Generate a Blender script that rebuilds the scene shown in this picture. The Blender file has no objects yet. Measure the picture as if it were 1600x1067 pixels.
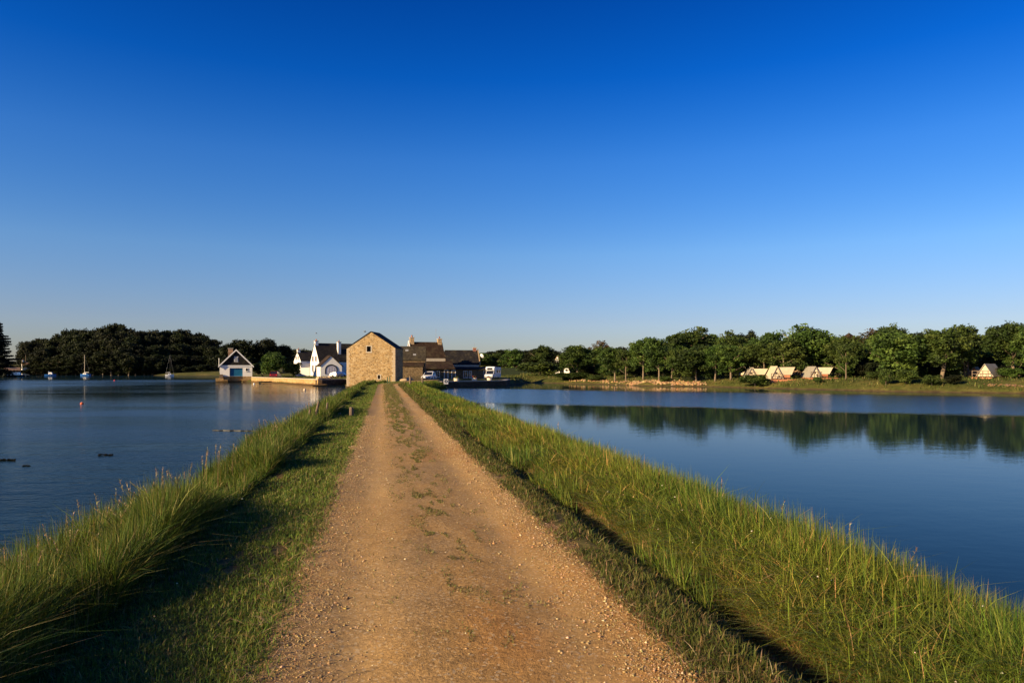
import bpy, bmesh, math, random
import numpy as np
from mathutils import Vector, Matrix
random.seed(7)
RNG = np.random.default_rng(11)
C = bpy.context.scene.collection
SC = bpy.context.scene
F = 1100.0; EYE = 2.7; HOR = 578.0
def gx(px, Y): return (px - 800.0) / F * Y
def gz(py, Y): return EYE - (py - HOR) / F * Y
def hw(npx, Y): return npx / F * Y

# ------------------------------------------------------------------ tags
def tag(o, label=None, cat=None, group=None, kind=None):
    if label: o['label'] = label
    if cat: o['category'] = cat
    if group: o['group'] = group
    if kind: o['kind'] = kind
    return o
def thing(name, label, cat, loc=(0, 0, 0), rz=0.0, group=None):
    o = bpy.data.objects.new(name, None); C.objects.link(o)
    o.location = loc; o.rotation_euler = (0, 0, rz); o.empty_display_size = .2
    return tag(o, label, cat, group)
def copy_tree(o, parent=None):
    c = o.copy(); C.objects.link(c)
    if parent is not None: c.parent = parent
    for ch in [k for k in o.children]: copy_tree(ch, c)
    return c

# ------------------------------------------------------------------ materials
def new_mat(name):
    m = bpy.data.materials.new(name); m.use_nodes = True
    nt = m.node_tree; nt.nodes.clear()
    out = nt.nodes.new('ShaderNodeOutputMaterial')
    return m, nt, out
def N(nt, t, **kw):
    n = nt.nodes.new(t)
    for k, v in kw.items(): setattr(n, k, v)
    return n
def ramp(nt, fac, stops, interp='LINEAR'):
    r = N(nt, 'ShaderNodeValToRGB'); r.color_ramp.interpolation = interp
    els = r.color_ramp.elements
    while len(els) < len(stops): els.new(0.5)
    for e, (p, c) in zip(els, stops):
        e.position = p; e.color = (*c, 1) if len(c) == 3 else c
    nt.links.new(fac, r.inputs[0]); return r.outputs[0]
def noise(nt, vec, scale, detail=3, rough=.55):
    n = N(nt, 'ShaderNodeTexNoise'); n.inputs['Scale'].default_value = scale
    n.inputs['Detail'].default_value = detail; n.inputs['Roughness'].default_value = rough
    if vec is not None: nt.links.new(vec, n.inputs['Vector'])
    return n.outputs['Fac']
def mixc(nt, fac, a, b, mode='MIX'):
    n = N(nt, 'ShaderNodeMix', data_type='RGBA', blend_type=mode)
    for s, v in ((0, fac), (6, a), (7, b)):
        if isinstance(v, (int, float)): n.inputs[s].default_value = v
        elif isinstance(v, tuple): n.inputs[s].default_value = (*v, 1)
        else: nt.links.new(v, n.inputs[s])
    return n.outputs[2]
def math_(nt, op, a, b=0.0, clamp=False):
    n = N(nt, 'ShaderNodeMath', operation=op, use_clamp=clamp)
    for s, v in ((0, a), (1, b)):
        if isinstance(v, (int, float)): n.inputs[s].default_value = v
        else: nt.links.new(v, n.inputs[s])
    return n.outputs[0]
def bsdf(nt, out, color, rough=.8, spec=.3, bump=None, bstr=.3, bdist=.02, metal=0):
    p = N(nt, 'ShaderNodeBsdfPrincipled')
    if isinstance(color, tuple): p.inputs['Base Color'].default_value = (*color, 1)
    else: nt.links.new(color, p.inputs['Base Color'])
    if isinstance(rough, (int, float)): p.inputs['Roughness'].default_value = rough
    else: nt.links.new(rough, p.inputs['Roughness'])
    p.inputs['Specular IOR Level'].default_value = spec
    p.inputs['Metallic'].default_value = metal
    if bump is not None:
        b = N(nt, 'ShaderNodeBump'); b.inputs['Strength'].default_value = bstr
        b.inputs['Distance'].default_value = bdist
        nt.links.new(bump, b.inputs['Height']); nt.links.new(b.outputs[0], p.inputs['Normal'])
    nt.links.new(p.outputs[0], out.inputs[0]); return p
def objco(nt): return N(nt, 'ShaderNodeTexCoord').outputs['Object']
def geopos(nt): return N(nt, 'ShaderNodeNewGeometry').outputs['Position']

def painted(name, col, var=.25, scale=1.5, rough=.6, spec=.3):
    """paint, plaster, wood, metal: a base colour with soft wear"""
    m, nt, out = new_mat(name); co = objco(nt)
    n1 = noise(nt, co, scale, 5, .65); n2 = noise(nt, co, scale * 9, 3)
    f = math_(nt, 'ADD', math_(nt, 'MULTIPLY', n1, .7), math_(nt, 'MULTIPLY', n2, .3))
    d = tuple(c * (1 - var) for c in col); l = tuple(min(1, c * (1 + var * .6)) for c in col)
    c = ramp(nt, f, [(.3, d), (.7, l)])
    bsdf(nt, out, c, rough, spec, n2, .15, .02); return m
def slate(name, col):
    m, nt, out = new_mat(name); co = objco(nt)
    br = N(nt, 'ShaderNodeTexBrick'); br.inputs['Scale'].default_value = 1
    br.inputs['Brick Width'].default_value = .3; br.inputs['Row Height'].default_value = .22
    br.inputs['Mortar Size'].default_value = .012
    br.inputs['Color1'].default_value = (*[c * .7 for c in col], 1); br.inputs['Color2'].default_value = (*[c * 1.3 for c in col], 1)
    br.inputs['Mortar'].default_value = (*[c * .3 for c in col], 1)
    mp = N(nt, 'ShaderNodeCombineXYZ'); sp = N(nt, 'ShaderNodeSeparateXYZ'); nt.links.new(co, sp.inputs[0])
    nt.links.new(sp.outputs[1], mp.inputs[0]); nt.links.new(sp.outputs[2], mp.inputs[1]); nt.links.new(mp.outputs[0], br.inputs['Vector'])
    n = noise(nt, co, .8, 5, .7)
    lich = ramp(nt, n, [(.5, (0, 0, 0)), (.68, (1, 1, 1))])
    c = mixc(nt, math_(nt, 'MULTIPLY', lich, .35), br.outputs[0], (.12, .1, .05))
    bsdf(nt, out, c, .85, .1, br.outputs[1], -.4, .02); return m
def stone(name, cols, mortar, scale=3.0, mortar_w=.06, wet=False, bstr=.7):
    """rubble masonry: voronoi stones of mixed colours in lime mortar"""
    m, nt, out = new_mat(name); co = objco(nt)
    mp = N(nt, 'ShaderNodeMapping'); mp.inputs['Scale'].default_value = (scale, scale, scale * 1.7)
    wob = N(nt, 'ShaderNodeTexNoise'); wob.inputs['Scale'].default_value = 1.7; nt.links.new(co, wob.inputs['Vector'])
    addv = N(nt, 'ShaderNodeVectorMath', operation='MULTIPLY_ADD'); nt.links.new(wob.outputs['Color'], addv.inputs[0])
    addv.inputs[1].default_value = (.35, .35, .2); nt.links.new(co, addv.inputs[2])
    nt.links.new(addv.outputs[0], mp.inputs[0])
    v = N(nt, 'ShaderNodeTexVoronoi', feature='F1'); v.inputs['Scale'].default_value = 1; nt.links.new(mp.outputs[0], v.inputs['Vector'])
    e = N(nt, 'ShaderNodeTexVoronoi', feature='DISTANCE_TO_EDGE'); e.inputs['Scale'].default_value = 1; nt.links.new(mp.outputs[0], e.inputs['Vector'])
    sep = N(nt, 'ShaderNodeSeparateColor'); nt.links.new(v.outputs['Color'], sep.inputs[0])
    k = len(cols)
    c = ramp(nt, sep.outputs[0], [((i + .0) / k, cc) for i, cc in enumerate(cols)], 'CONSTANT')
    n = noise(nt, co, 14, 4, .7)
    c = mixc(nt, .5, c, ramp(nt, n, [(.3, (.7, .66, .6)), (.7, (1.16, 1.12, 1.06))]), 'MULTIPLY')
    big = noise(nt, co, .35, 4, .6)
    c = mixc(nt, 1.0, c, ramp(nt, big, [(.3, (.8, .78, .72)), (.7, (1.15, 1.12, 1.06))]), 'MULTIPLY')
    mm = ramp(nt, e.outputs['Distance'], [(mortar_w * .5, (1, 1, 1)), (mortar_w * 1.3, (0, 0, 0))])
    c = mixc(nt, mm, c, mortar)
    if wet:
        sz = N(nt, 'ShaderNodeSeparateXYZ'); nt.links.new(geopos(nt), sz.inputs[0])
        zz = math_(nt, 'ADD', sz.outputs[2], math_(nt, 'MULTIPLY', noise(nt, co, 1.2, 3), .5))
        w = ramp(nt, math_(nt, 'MULTIPLY', zz, .5), [(.22, (.28, .26, .2)), (.36, (1, 1, 1))])
        c = mixc(nt, 1.0, c, w, 'MULTIPLY')
    h = math_(nt, 'ADD', math_(nt, 'MINIMUM', e.outputs['Distance'], .25), math_(nt, 'MULTIPLY', n, .12))
    bsdf(nt, out, c, .9, .15, h, bstr, .12); return m
def leafmat(name, gain=1.0, trans=.3, var=.35, hue=(1, 1, 1)):
    m, nt, out = new_mat(name)
    a = N(nt, 'ShaderNodeAttribute', attribute_name='col')
    oi = N(nt, 'ShaderNodeObjectInfo')
    v = ramp(nt, oi.outputs['Random'], [(0, tuple(h * gain * (1 - var) for h in hue)), (.35, tuple(h * gain for h in (hue[0] * 1.05, hue[1] * .95, hue[2]))),
                                      (.7, tuple(h * gain for h in (hue[0] * .92, hue[1] * 1.08, hue[2]))), (1, tuple(h * gain * (1 + var) for h in hue))])
    c = mixc(nt, 1.0, a.outputs['Color'], v, 'MULTIPLY')
    p = N(nt, 'ShaderNodeBsdfPrincipled'); nt.links.new(c, p.inputs['Base Color'])
    p.inputs['Roughness'].default_value = .65; p.inputs['Specular IOR Level'].default_value = .2
    t = N(nt, 'ShaderNodeBsdfTranslucent'); nt.links.new(mixc(nt, 1.0, c, (1.3, 1.2, .6), 'MULTIPLY'), t.inputs[0])
    mx = N(nt, 'ShaderNodeMixShader'); mx.inputs[0].default_value = trans
    nt.links.new(p.outputs[0], mx.inputs[1]); nt.links.new(t.outputs[0], mx.inputs[2]); nt.links.new(mx.outputs[0], out.inputs[0])
    return m
def attrmat(name, rough=.85):
    m, nt, out = new_mat(name)
    a = N(nt, 'ShaderNodeAttribute', attribute_name='col')
    bsdf(nt, out, a.outputs['Color'], rough, .2); return m

M = {}
M['white'] = painted('white_render', (.78, .74, .66), .12)
M['cream'] = painted('cream_canvas', (.54, .45, .3), .25)
M['trimcanvas'] = painted('pale_canvas', (.62, .54, .38), .15)
M['greycanvas'] = painted('weathered_canvas', (.3, .27, .21), .3)
M['lilac'] = painted('lilac_boards', (.42, .4, .46), .15)
M['blue'] = painted('blue_boards', (.004, .1, .2), .25)
M['trim'] = painted('white_paint', (.75, .73, .68), .1)
M['slate'] = slate('slate_tiles', (.02, .018, .018))
M['brownroof'] = slate('old_brown_tiles', (.036, .022, .014))
M['thinroof'] = slate('lichened_tiles', (.045, .037, .026))
M['pantile'] = slate('pale_tiles', (.35, .22, .14))
M['mill'] = stone('mill_rubble', [(.33, .22, .1), (.38, .26, .12), (.29, .195, .09), (.35, .255, .14), (.41, .31, .175), (.25, .17, .085), (.2, .135, .065)], (.37, .26, .13), 3.2, .055, True)
M['rubble'] = stone('brown_rubble', [(.13, .09, .05), (.17, .12, .065), (.1, .07, .042), (.2, .14, .08)], (.17, .13, .08), 3, .06)
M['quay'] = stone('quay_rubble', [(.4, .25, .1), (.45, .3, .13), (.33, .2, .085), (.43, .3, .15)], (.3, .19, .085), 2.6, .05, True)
M['darkquay'] = stone('shaded_quay_stone', [(.06, .05, .035), (.08, .065, .045), (.05, .04, .03)], (.04, .033, .025), 2.6, .05)  # quay stone tinted near black: the shade on these walls is in the colour
M['coping'] = painted('stone_coping', (.42, .36, .27), .25, 3)
M['brick'] = painted('red_brick', (.28, .11, .07), .3, 5)
M['chim'] = stone('chimney_stone', [(.4, .28, .15), (.3, .21, .12), (.45, .33, .19)], (.35, .26, .16), 4, .06)
M['glass'] = painted('window_glass', (.012, .014, .018), .2, 1, .08, .6)
M['dark'] = painted('dark_interior', (.008, .007, .006), .2)
M['wood'] = painted('weathered_wood', (.16, .11, .07), .35, 6)
M['deck'] = painted('terracotta_boards', (.42, .17, .08), .25, 4)
M['tyre'] = painted('tyre_rubber', (.012, .012, .012), .2)
M['metal'] = painted('dull_metal', (.25, .25, .25), .2, 3, .4, .5)
M['carwhite'] = painted('white_car_paint', (.75, .75, .74), .05, 1, .25, .5)
M['carred'] = painted('red_car_paint', (.11, .004, .004), .1, 1, .25, .5)
M['boatblue'] = painted('blue_gelcoat', (.02, .1, .32), .15, 1, .3, .5)
M['black'] = painted('black_paint', (.01, .01, .01), .1)
M['tub'] = painted('cream_tub', (.68, .56, .4), .15)
M['orange'] = painted('orange_float', (.6, .12, .03), .2)
M['red'] = painted('red_float', (.5, .03, .03), .2)
M['buff'] = painted('cream_float', (.7, .5, .3), .2)
M['weed'] = painted('wet_seaweed', (.02, .017, .006), .5, 12, .5, .3)
M['bark'] = painted('bark', (.19, .14, .09), .4, 6, .9)
M['greenpost'] = painted('green_plastic', (.05, .09, .035), .25)
M['leaf'] = leafmat('tree_leaves', 1.0, .22)
M['grassm'] = leafmat('grass_blades', 1.0, .3, 0.0)
M['stonebit'] = attrmat('loose_stone')

# ------------------------------------------------------------------ mesh helpers
class MB:
    def __init__(s): s.v = []; s.f = []
    def quadbox(s, p):
        b = len(s.v); s.v += p
        for q in ((0, 3, 2, 1), (4, 5, 6, 7), (0, 1, 5, 4), (1, 2, 6, 5), (2, 3, 7, 6), (3, 0, 4, 7)):
            s.f.append(tuple(b + i for i in q))
        return s
    def box(s, x0, x1, y0, y1, z0, z1):
        return s.quadbox([(x0, y0, z0), (x1, y0, z0), (x1, y1, z0), (x0, y1, z0), (x0, y0, z1), (x1, y0, z1), (x1, y1, z1), (x0, y1, z1)])
    def loft(s, r0, z0, r1, z1):
        (a, b, c, d), (e, f, g, h) = r0, r1
        return s.quadbox([(a, c, z0), (b, c, z0), (b, d, z0), (a, d, z0), (e, g, z1), (f, g, z1), (f, h, z1), (e, h, z1)])
    def prism(s, poly, a0, a1, axis='y'):
        n = len(poly); b = len(s.v)
        for a in (a0, a1):
            for (u, w) in poly:
                s.v.append((u, a, w) if axis == 'y' else ((a, u, w) if axis == 'x' else (u, w, a)))
        s.f.append(tuple(b + i for i in range(n))); s.f.append(tuple(b + n + i for i in reversed(range(n))))
        for i in range(n):
            j = (i + 1) % n; s.f.append((b + i, b + n + i, b + n + j, b + j))
        return s
    def tube(s, pts, rads, n=8, cap=True):
        b = len(s.v); pts = [Vector(p) for p in pts]
        for i, p in enumerate(pts):
            d = (pts[min(i + 1, len(pts) - 1)] - pts[max(i - 1, 0)]).normalized()
            a = d.cross(Vector((0, 0, 1)) if abs(d.z) < .9 else Vector((1, 0, 0))).normalized(); c = d.cross(a)
            for k in range(n):
                t = 2 * math.pi * k / n
                s.v.append(tuple(p + (a * math.cos(t) + c * math.sin(t)) * rads[i]))
        for i in range(len(pts) - 1):
            for k in range(n):
                j = (k + 1) % n
                s.f.append((b + i * n + k, b + i * n + j, b + (i + 1) * n + j, b + (i + 1) * n + k))
        if cap:
            s.f.append(tuple(b + k for k in reversed(range(n)))); e = b + (len(pts) - 1) * n
            s.f.append(tuple(e + k for k in range(n)))
        return s
    def lathe(s, prof, n=14, o=(0, 0, 0)):
        b = len(s.v)
        for (r, z) in prof:
            for k in range(n):
                t = 2 * math.pi * k / n; s.v.append((o[0] + r * math.cos(t), o[1] + r * math.sin(t), o[2] + z))
        for i in range(len(prof) - 1):
            for k in range(n):
                j = (k + 1) % n; s.f.append((b + i * n + k, b + i * n + j, b + (i + 1) * n + j, b + (i + 1) * n + k))
        s.f.append(tuple(b + k for k in reversed(range(n)))); e = b + (len(prof) - 1) * n
        s.f.append(tuple(e + k for k in range(n)))
        return s
    def build(s, name, mat, parent=None, bevel=0, smooth=False):
        me = bpy.data.meshes.new(name); me.from_pydata(s.v, [], s.f)
        bm = bmesh.new(); bm.from_mesh(me); bmesh.ops.recalc_face_normals(bm, faces=bm.faces)
        if bevel: bmesh.ops.bevel(bm, geom=bm.edges[:], offset=bevel, segments=2, affect='EDGES', profile=.5)
        bm.to_mesh(me); bm.free()
        if smooth:
            for p in me.polygons: p.use_smooth = True
        me.materials.append(M[mat] if isinstance(mat, str) else mat)
        o = bpy.data.objects.new(name, me); C.objects.link(o)
        if parent is not None: o.parent = parent
        return o

def np_mesh(name, co, faces_by_n, mat, col=None, parent=None, smooth=False, link=True):
    me = bpy.data.meshes.new(name)
    me.vertices.add(len(co)); me.vertices.foreach_set('co', np.ascontiguousarray(co, np.float32).ravel())
    loops = np.concatenate([f.ravel() for f in faces_by_n]).astype(np.int32)
    tot = np.concatenate([np.full(len(f), f.shape[1], np.int32) for f in faces_by_n])
    start = np.concatenate([[0], np.cumsum(tot)[:-1]]).astype(np.int32)
    me.loops.add(len(loops)); me.loops.foreach_set('vertex_index', loops)
    me.polygons.add(len(tot)); me.polygons.foreach_set('loop_start', start)
    if smooth: me.polygons.foreach_set('use_smooth', np.ones(len(tot), bool))
    if col is not None:
        at = me.attributes.new('col', 'FLOAT_COLOR', 'POINT')
        rgba = np.ones((len(co), 4), np.float32); rgba[:, :3] = col
        at.data.foreach_set('color', rgba.ravel())
    me.update(calc_edges=True); me.validate()
    me.materials.append(M[mat] if isinstance(mat, str) else mat)
    if not link: return me
    o = bpy.data.objects.new(name, me); C.objects.link(o)
    if parent is not None: o.parent = parent
    return o

def vnoise(x, y, seed=0):
    """smooth value noise in numpy, 0..1"""
    r = np.random.default_rng(seed).random((64, 64))
    xi = np.floor(x).astype(int); yi = np.floor(y).astype(int); fx = x - xi; fy = y - yi
    fx = fx * fx * (3 - 2 * fx); fy = fy * fy * (3 - 2 * fy)
    g = lambda a, b: r[a % 64, b % 64]
    return (g(xi, yi) * (1 - fx) + g(xi + 1, yi) * fx) * (1 - fy) + (g(xi, yi + 1) * (1 - fx) + g(xi + 1, yi + 1) * fx) * fy
def fbm(x, y, seed=0):
    return .55 * vnoise(x, y, seed) + .3 * vnoise(x * 2.1, y * 2.1, seed + 1) + .15 * vnoise(x * 4.3, y * 4.3, seed + 2)

# ------------------------------------------------------------------ terrain
def xc(Y):
    Y = np.asarray(Y, float)
    return -0.183 * Y + .53 + np.where(Y > 78, .0085 * (Y - 78) ** 2, 0)
QA = (gx(410, 149), 149); QB = (gx(497, 119), 119); QC = (gx(541, 127), 127)       # left quay
RA = (gx(652, 103), 103); RB = (gx(690, 104), 104); RC = (gx(790, 116), 116); RD = (gx(797, 130), 130)   # right quay
SHORE = [(-1600, 250), (-200, 258), (gx(23, 272), 272), (gx(8, 300), 300), (gx(14, 430), 430), (gx(40, 350), 350), (gx(120, 350), 350), (gx(200, 350), 350), (gx(236, 350), 350),
         (gx(240, 338), 338), (gx(262, 331), 331), (gx(332, 326), 326), (gx(346, 300), 300), (gx(352, 260), 260), (gx(345, 190), 190), (gx(338, 165), 165),
         (gx(341, 158), 158), (gx(392, 157), 157), QA, QB, QC, (gx(543, 118), 118), (gx(543, 103), 103), (gx(560, 102.5), 102.5), (gx(580, 98), 98), (gx(604, 96), 96),
         (gx(645, 98), 98), RA, RB, RC, RD, (gx(830, 150), 150), (gx(900, 139), 139), (gx(960, 129), 129),
         (gx(1000, 120), 120), (gx(1100, 114), 114), (gx(1200, 104), 104), (gx(1300, 95), 95), (gx(1400, 88), 88), (gx(1500, 84.5), 84.5), (gx(1600, 81), 81),
         (gx(1750, 76), 76), (150, 66), (260, 55), (1600, 20), (1600, 3000), (-1600, 3000)]
def sdf(X, Y):
    P = np.array(SHORE, float); Q = np.roll(P, -1, 0)
    d = np.full(X.shape, 1e9); ins = np.zeros(X.shape, bool)
    for (ax, ay), (bx, by) in zip(P, Q):
        ex, ey = bx - ax, by - ay; t = np.clip(((X - ax) * ex + (Y - ay) * ey) / (ex * ex + ey * ey), 0, 1)
        d = np.minimum(d, np.hypot(X - ax - t * ex, Y - ay - t * ey))
        c = (ay > Y) != (by > Y)
        with np.errstate(divide='ignore', invalid='ignore'):
            ins ^= c & (X < (bx - ax) * (Y - ay) / (by - ay + 1e-12) + ax)
    return np.where(ins, d, -d)
def sstep(a, b, x):
    t = np.clip((x - a) / (b - a), 0, 1); return t * t * (3 - 2 * t)
def land_z(X, Y):
    X = np.asarray(X, float); Y = np.asarray(Y, float)
    right = sstep(0, 8, X - (Y - 116) * .2)
    d0 = sdf(X, Y); d = d0 + right * (fbm(X * .3, Y * .3, 5) - .5) * 2.0
    ham = (X > -62) & (X < 2) & (Y < 200)
    rw = np.where(ham, .7, np.where(X > 0, 5.5, 7.0)); bank = np.where(ham, .92, np.where(X > 0, 1.35, 1.0))
    inland = np.clip(d - rw, 0, 200)
    rise = np.where(Y > 220, .045, np.where(X > 5, .02, .0195))
    z = bank * np.clip(d / rw, 0, 1) ** .7 + inland * rise
    z = np.where(d < 0, np.maximum(d * .4, -1.6), z)
    z = z + np.where(d > 1, (fbm(X * .15, Y * .15, 9) - .5) * np.clip(inland * .12, 0, .5), 0)
    return z
def lz(x, y): return float(land_z(np.array([x]), np.array([y]))[0])

def grid_axis(a, b, step, lo, hi, g=1.12):
    xs = list(np.arange(a, b + .001, step)); s = step; x = b
    while x < hi: s *= g; x += s; xs.append(x)
    s = step; x = a; pre = []
    while x > lo: s *= g; x -= s; pre.append(x)
    return np.array(pre[::-1] + xs)
gxs = grid_axis(-72, 72, .8, -1700, 1700, 1.06); gys = grid_axis(70, 165, .8, -260, 3100, 1.06)
GX, GY = np.meshgrid(gxs, gys, indexing='ij'); GZ = land_z(GX, GY)
nx, ny = GX.shape
idx = np.arange(nx * ny).reshape(nx, ny)
quads = np.stack([idx[:-1, :-1], idx[1:, :-1], idx[1:, 1:], idx[:-1, 1:]], -1).reshape(-1, 4)
def land_material():
    m, nt, out = new_mat('shore_ground'); p = geopos(nt)
    s = N(nt, 'ShaderNodeSeparateXYZ'); nt.links.new(p, s.inputs[0])
    n1 = noise(nt, p, .12, 5, .6); n2 = noise(nt, p, 1.1, 5, .7); n3 = noise(nt, p, 7, 3)
    c = ramp(nt, n1, [(.3, (.045, .058, .013)), (.48, (.075, .08, .018)), (.6, (.13, .11, .032)), (.75, (.06, .066, .015))])
    c = mixc(nt, 1.0, c, ramp(nt, n2, [(.3, (.6, .6, .55)), (.7, (1.25, 1.25, 1.1))]), 'MULTIPLY')
    mud = ramp(nt, n2, [(.3, (.045, .032, .015)), (.7, (.11, .075, .035))])
    z = math_(nt, 'ADD', s.outputs[2], math_(nt, 'MULTIPLY', n2, .5))
    f = ramp(nt, z, [(.3, (0, 0, 0)), (.48, (1, 1, 1))])
    bsdf(nt, out, mixc(nt, f, mud, c), .95, .1, n3, .5, .1); return m
land = np_mesh('ground', np.stack([GX, GY, GZ], -1).reshape(-1, 3), [quads], land_material(), smooth=True)
tag(land, kind='structure')

# ------------------------------------------------------------------ causeway + path
def prof(t, Y=0.0):
    """height of the causeway across its width"""
    t = np.asarray(t, float)
    z = np.interp(t, [-8, -6.2, -4.4, -3.5, -2.7, -2.2, -1.3, 1.3, 1.38, 1.92, 2.08, 2.6, 3.0, 4.0, 5.2, 7], [-1.5, -.6, .15, .6, .9, .99, 1.0, 1.0, 1.04, .74, .83, .93, .87, .47, -.25, -1.4])
    return z
def cz(t, Y):
    Y_ = np.asarray(Y, float); t = np.asarray(t, float) + 0 * Y_
    tw = np.where(t > 1.3, np.maximum(1.3, t + (fbm(Y_ * .55, Y_ * 0 + 7, 8) - .5) * .42 * sstep(1.3, 1.5, t) * (1 - sstep(2.6, 3.4, t))), t)
    tw = tw - .12 * sstep(1.3, 1.6, tw) * (1 - sstep(2.8, 4.0, tw))
    b = prof(tw)
    dip = np.clip((tw - 1.45) / .3, 0, 1) * np.clip((2.6 - tw) / .6, 0, 1) * (.2 * sstep(6, 30, Y_) + .34 * (fbm(Y_ * .8, Y_ * 0 + 3, 14) - .45))
    b = b + np.clip(dip, 0, .2); w = sstep(1.3, 1.6, np.abs(t))
    b = b + w * (fbm(t * .9 + 40, np.asarray(Y, float) * .7, 3) - .5) * .1 * sstep(-.4, .5, b)
    return b + sstep(93, 100, Y) * np.clip(.02 * (np.asarray(Y, float) - 95), 0, .3)
ts = np.array(sorted(set(np.round(np.concatenate([np.linspace(-8, -4.5, 8), np.linspace(-4.4, -1.3, 34), np.linspace(-1.2, 1.2, 13), np.linspace(1.3, 5.2, 44), np.linspace(5.4, 7, 5)]), 3))))
ysC = np.concatenate([np.linspace(-30, 0, 30), np.linspace(.25, 14, 56), 14 * np.exp(np.linspace(.02, math.log(100 / 14), 110))])
TT, YY = np.meshgrid(ts, ysC, indexing='ij'); XX = TT + xc(YY); ZZ = cz(TT, YY)
idx = np.arange(TT.size).reshape(TT.shape)
quads = np.stack([idx[:-1, :-1], idx[1:, :-1], idx[1:, 1:], idx[:-1, 1:]], -1).reshape(-1, 4)
def soil_material():
    m, nt, out = new_mat('bank_soil'); p = geopos(nt)
    n1 = noise(nt, p, .9, 5, .65); n2 = noise(nt, p, 12, 4, .7)
    c = ramp(nt, n1, [(.3, (.05, .055, .015)), (.5, (.1, .085, .03)), (.62, (.22, .12, .05)), (.75, (.09, .085, .026))])
    c = mixc(nt, 1.0, c, ramp(nt, n2, [(.3, (.6, .6, .6)), (.7, (1.25, 1.2, 1.1))]), 'MULTIPLY')
    bsdf(nt, out, c, .95, .1, n2, .6, .03); return m
tag(np_mesh('causeway', np.stack([XX, YY, ZZ], -1).reshape(-1, 3), [quads], soil_material(), smooth=True), kind='structure')

tp = np.linspace(-1.42, 1.42, 41)
ysP = np.concatenate([np.linspace(-20, 1.9, 40), np.linspace(2, 14, 150), 14 * np.exp(np.linspace(.01, math.log(112 / 14), 130))])
TT, YY = np.meshgrid(tp, ysP, indexing='ij')
edge = .06 * (fbm(YY * .8 + 3, TT * 0, 21) - .5) * 2 * np.sign(TT) * sstep(1.0, 1.42, np.abs(TT))
XX = TT + edge + xc(YY)
rut = -.025 * np.exp(-((np.abs(TT) - .72) / .3) ** 2)
hum = (fbm(TT * 1.3 + 9, YY * .8, 31) - .5) * .035 + (fbm(TT * 6, YY * 6, 37) - .5) * .012
ZZ = 1.012 + rut * .8 + hum - .045 * sstep(1.18, 1.42, np.abs(TT)) + .03
ZZ = ZZ + sstep(93, 100, YY) * np.clip(.02 * (YY - 95), 0, .3)
ZZ = np.where(YY > 96, np.maximum(ZZ, land_z(XX, YY) + .05), ZZ)
idx = np.arange(TT.size).reshape(TT.shape)
quads = np.stack([idx[:-1, :-1], idx[1:, :-1], idx[1:, 1:], idx[:-1, 1:]], -1).reshape(-1, 4)
def path_material():
    m, nt, out = new_mat('gravel_track'); p = geopos(nt)
    mp = N(nt, 'ShaderNodeMapping'); nt.links.new(p, mp.inputs[0]); mp.inputs['Scale'].default_value = (1, .35, 1); mp.inputs['Rotation'].default_value = (0, 0, .18)
    n1 = noise(nt, mp.outputs[0], .55, 5, .6); n2 = noise(nt, p, 2.2, 5, .7); n3 = noise(nt, p, 38, 4, .75)
    v = N(nt, 'ShaderNodeTexVoronoi'); v.inputs['Scale'].default_value = 55; nt.links.new(p, v.inputs['Vector'])
    v2 = N(nt, 'ShaderNodeTexVoronoi'); v2.inputs['Scale'].default_value = 22; nt.links.new(p, v2.inputs['Vector'])
    c = ramp(nt, n1, [(.3, (.305, .195, .08)), (.46, (.365, .235, .098)), (.58, (.4, .24, .083)), (.7, (.39, .195, .055)), (.8, (.32, .2, .08))])
    c = mixc(nt, .8, c, ramp(nt, n2, [(.28, (.72, .7, .68)), (.5, (1, 1, 1)), (.75, (1.18, 1.16, 1.12))]), 'MULTIPLY')
    sp = N(nt, 'ShaderNodeSeparateColor'); nt.links.new(v.outputs['Color'], sp.inputs[0])
    c = mixc(nt, 1.0, c, ramp(nt, sp.outputs[0], [(0, (.78, .76, .72)), (.5, (1, 1, 1)), (.9, (1.08, 1.06, 1.04)), (1, (1.4, 1.38, 1.32))]), 'MULTIPLY')
    c = mixc(nt, .8, c, ramp(nt, n3, [(.32, (.62, .6, .57)), (.68, (1.3, 1.3, 1.28))]), 'MULTIPLY')
    h = math_(nt, 'ADD', math_(nt, 'ADD', math_(nt, 'MULTIPLY', noise(nt, p, 90, 3, .7), .5), math_(nt, 'MULTIPLY', noise(nt, p, 14, 4, .7), .8)), math_(nt, 'MULTIPLY', n3, .6))
    at = N(nt, 'ShaderNodeAttribute', attribute_name='col')
    c = mixc(nt, math_(nt, 'MULTIPLY', at.outputs['Fac'], .75), mixc(nt, 1.0, c, (.86, .86, .88), 'MULTIPLY'), mixc(nt, .5, mixc(nt, 1.0, c, (1.15, 1.13, 1.1), 'MULTIPLY'), (.38, .25, .1)))
    peb = ramp(nt, sp.outputs[1], [(.9, (0, 0, 0)), (.93, (1, 1, 1))])
    c = mixc(nt, math_(nt, 'MULTIPLY', peb, .5), c, (.48, .37, .22))
    h = math_(nt, 'MULTIPLY', h, math_(nt, 'SUBTRACT', 1.25, at.outputs['Fac']))
    bsdf(nt, out, c, .95, .12, h, .6, .025); return m
wear = np.exp(-((np.abs(TT + .12 * (fbm(YY * .3, YY * 0, 44) - .5)) - .7) / .3) ** 2) * (.55 + .9 * (fbm(TT * 1.5, YY * .5, 47) - .2))
tag(np_mesh('path', np.stack([XX, YY, ZZ], -1).reshape(-1, 3), [quads], path_material(), np.repeat(np.clip(wear, 0, 1).reshape(-1, 1), 3, 1), smooth=True), kind='structure')

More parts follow.
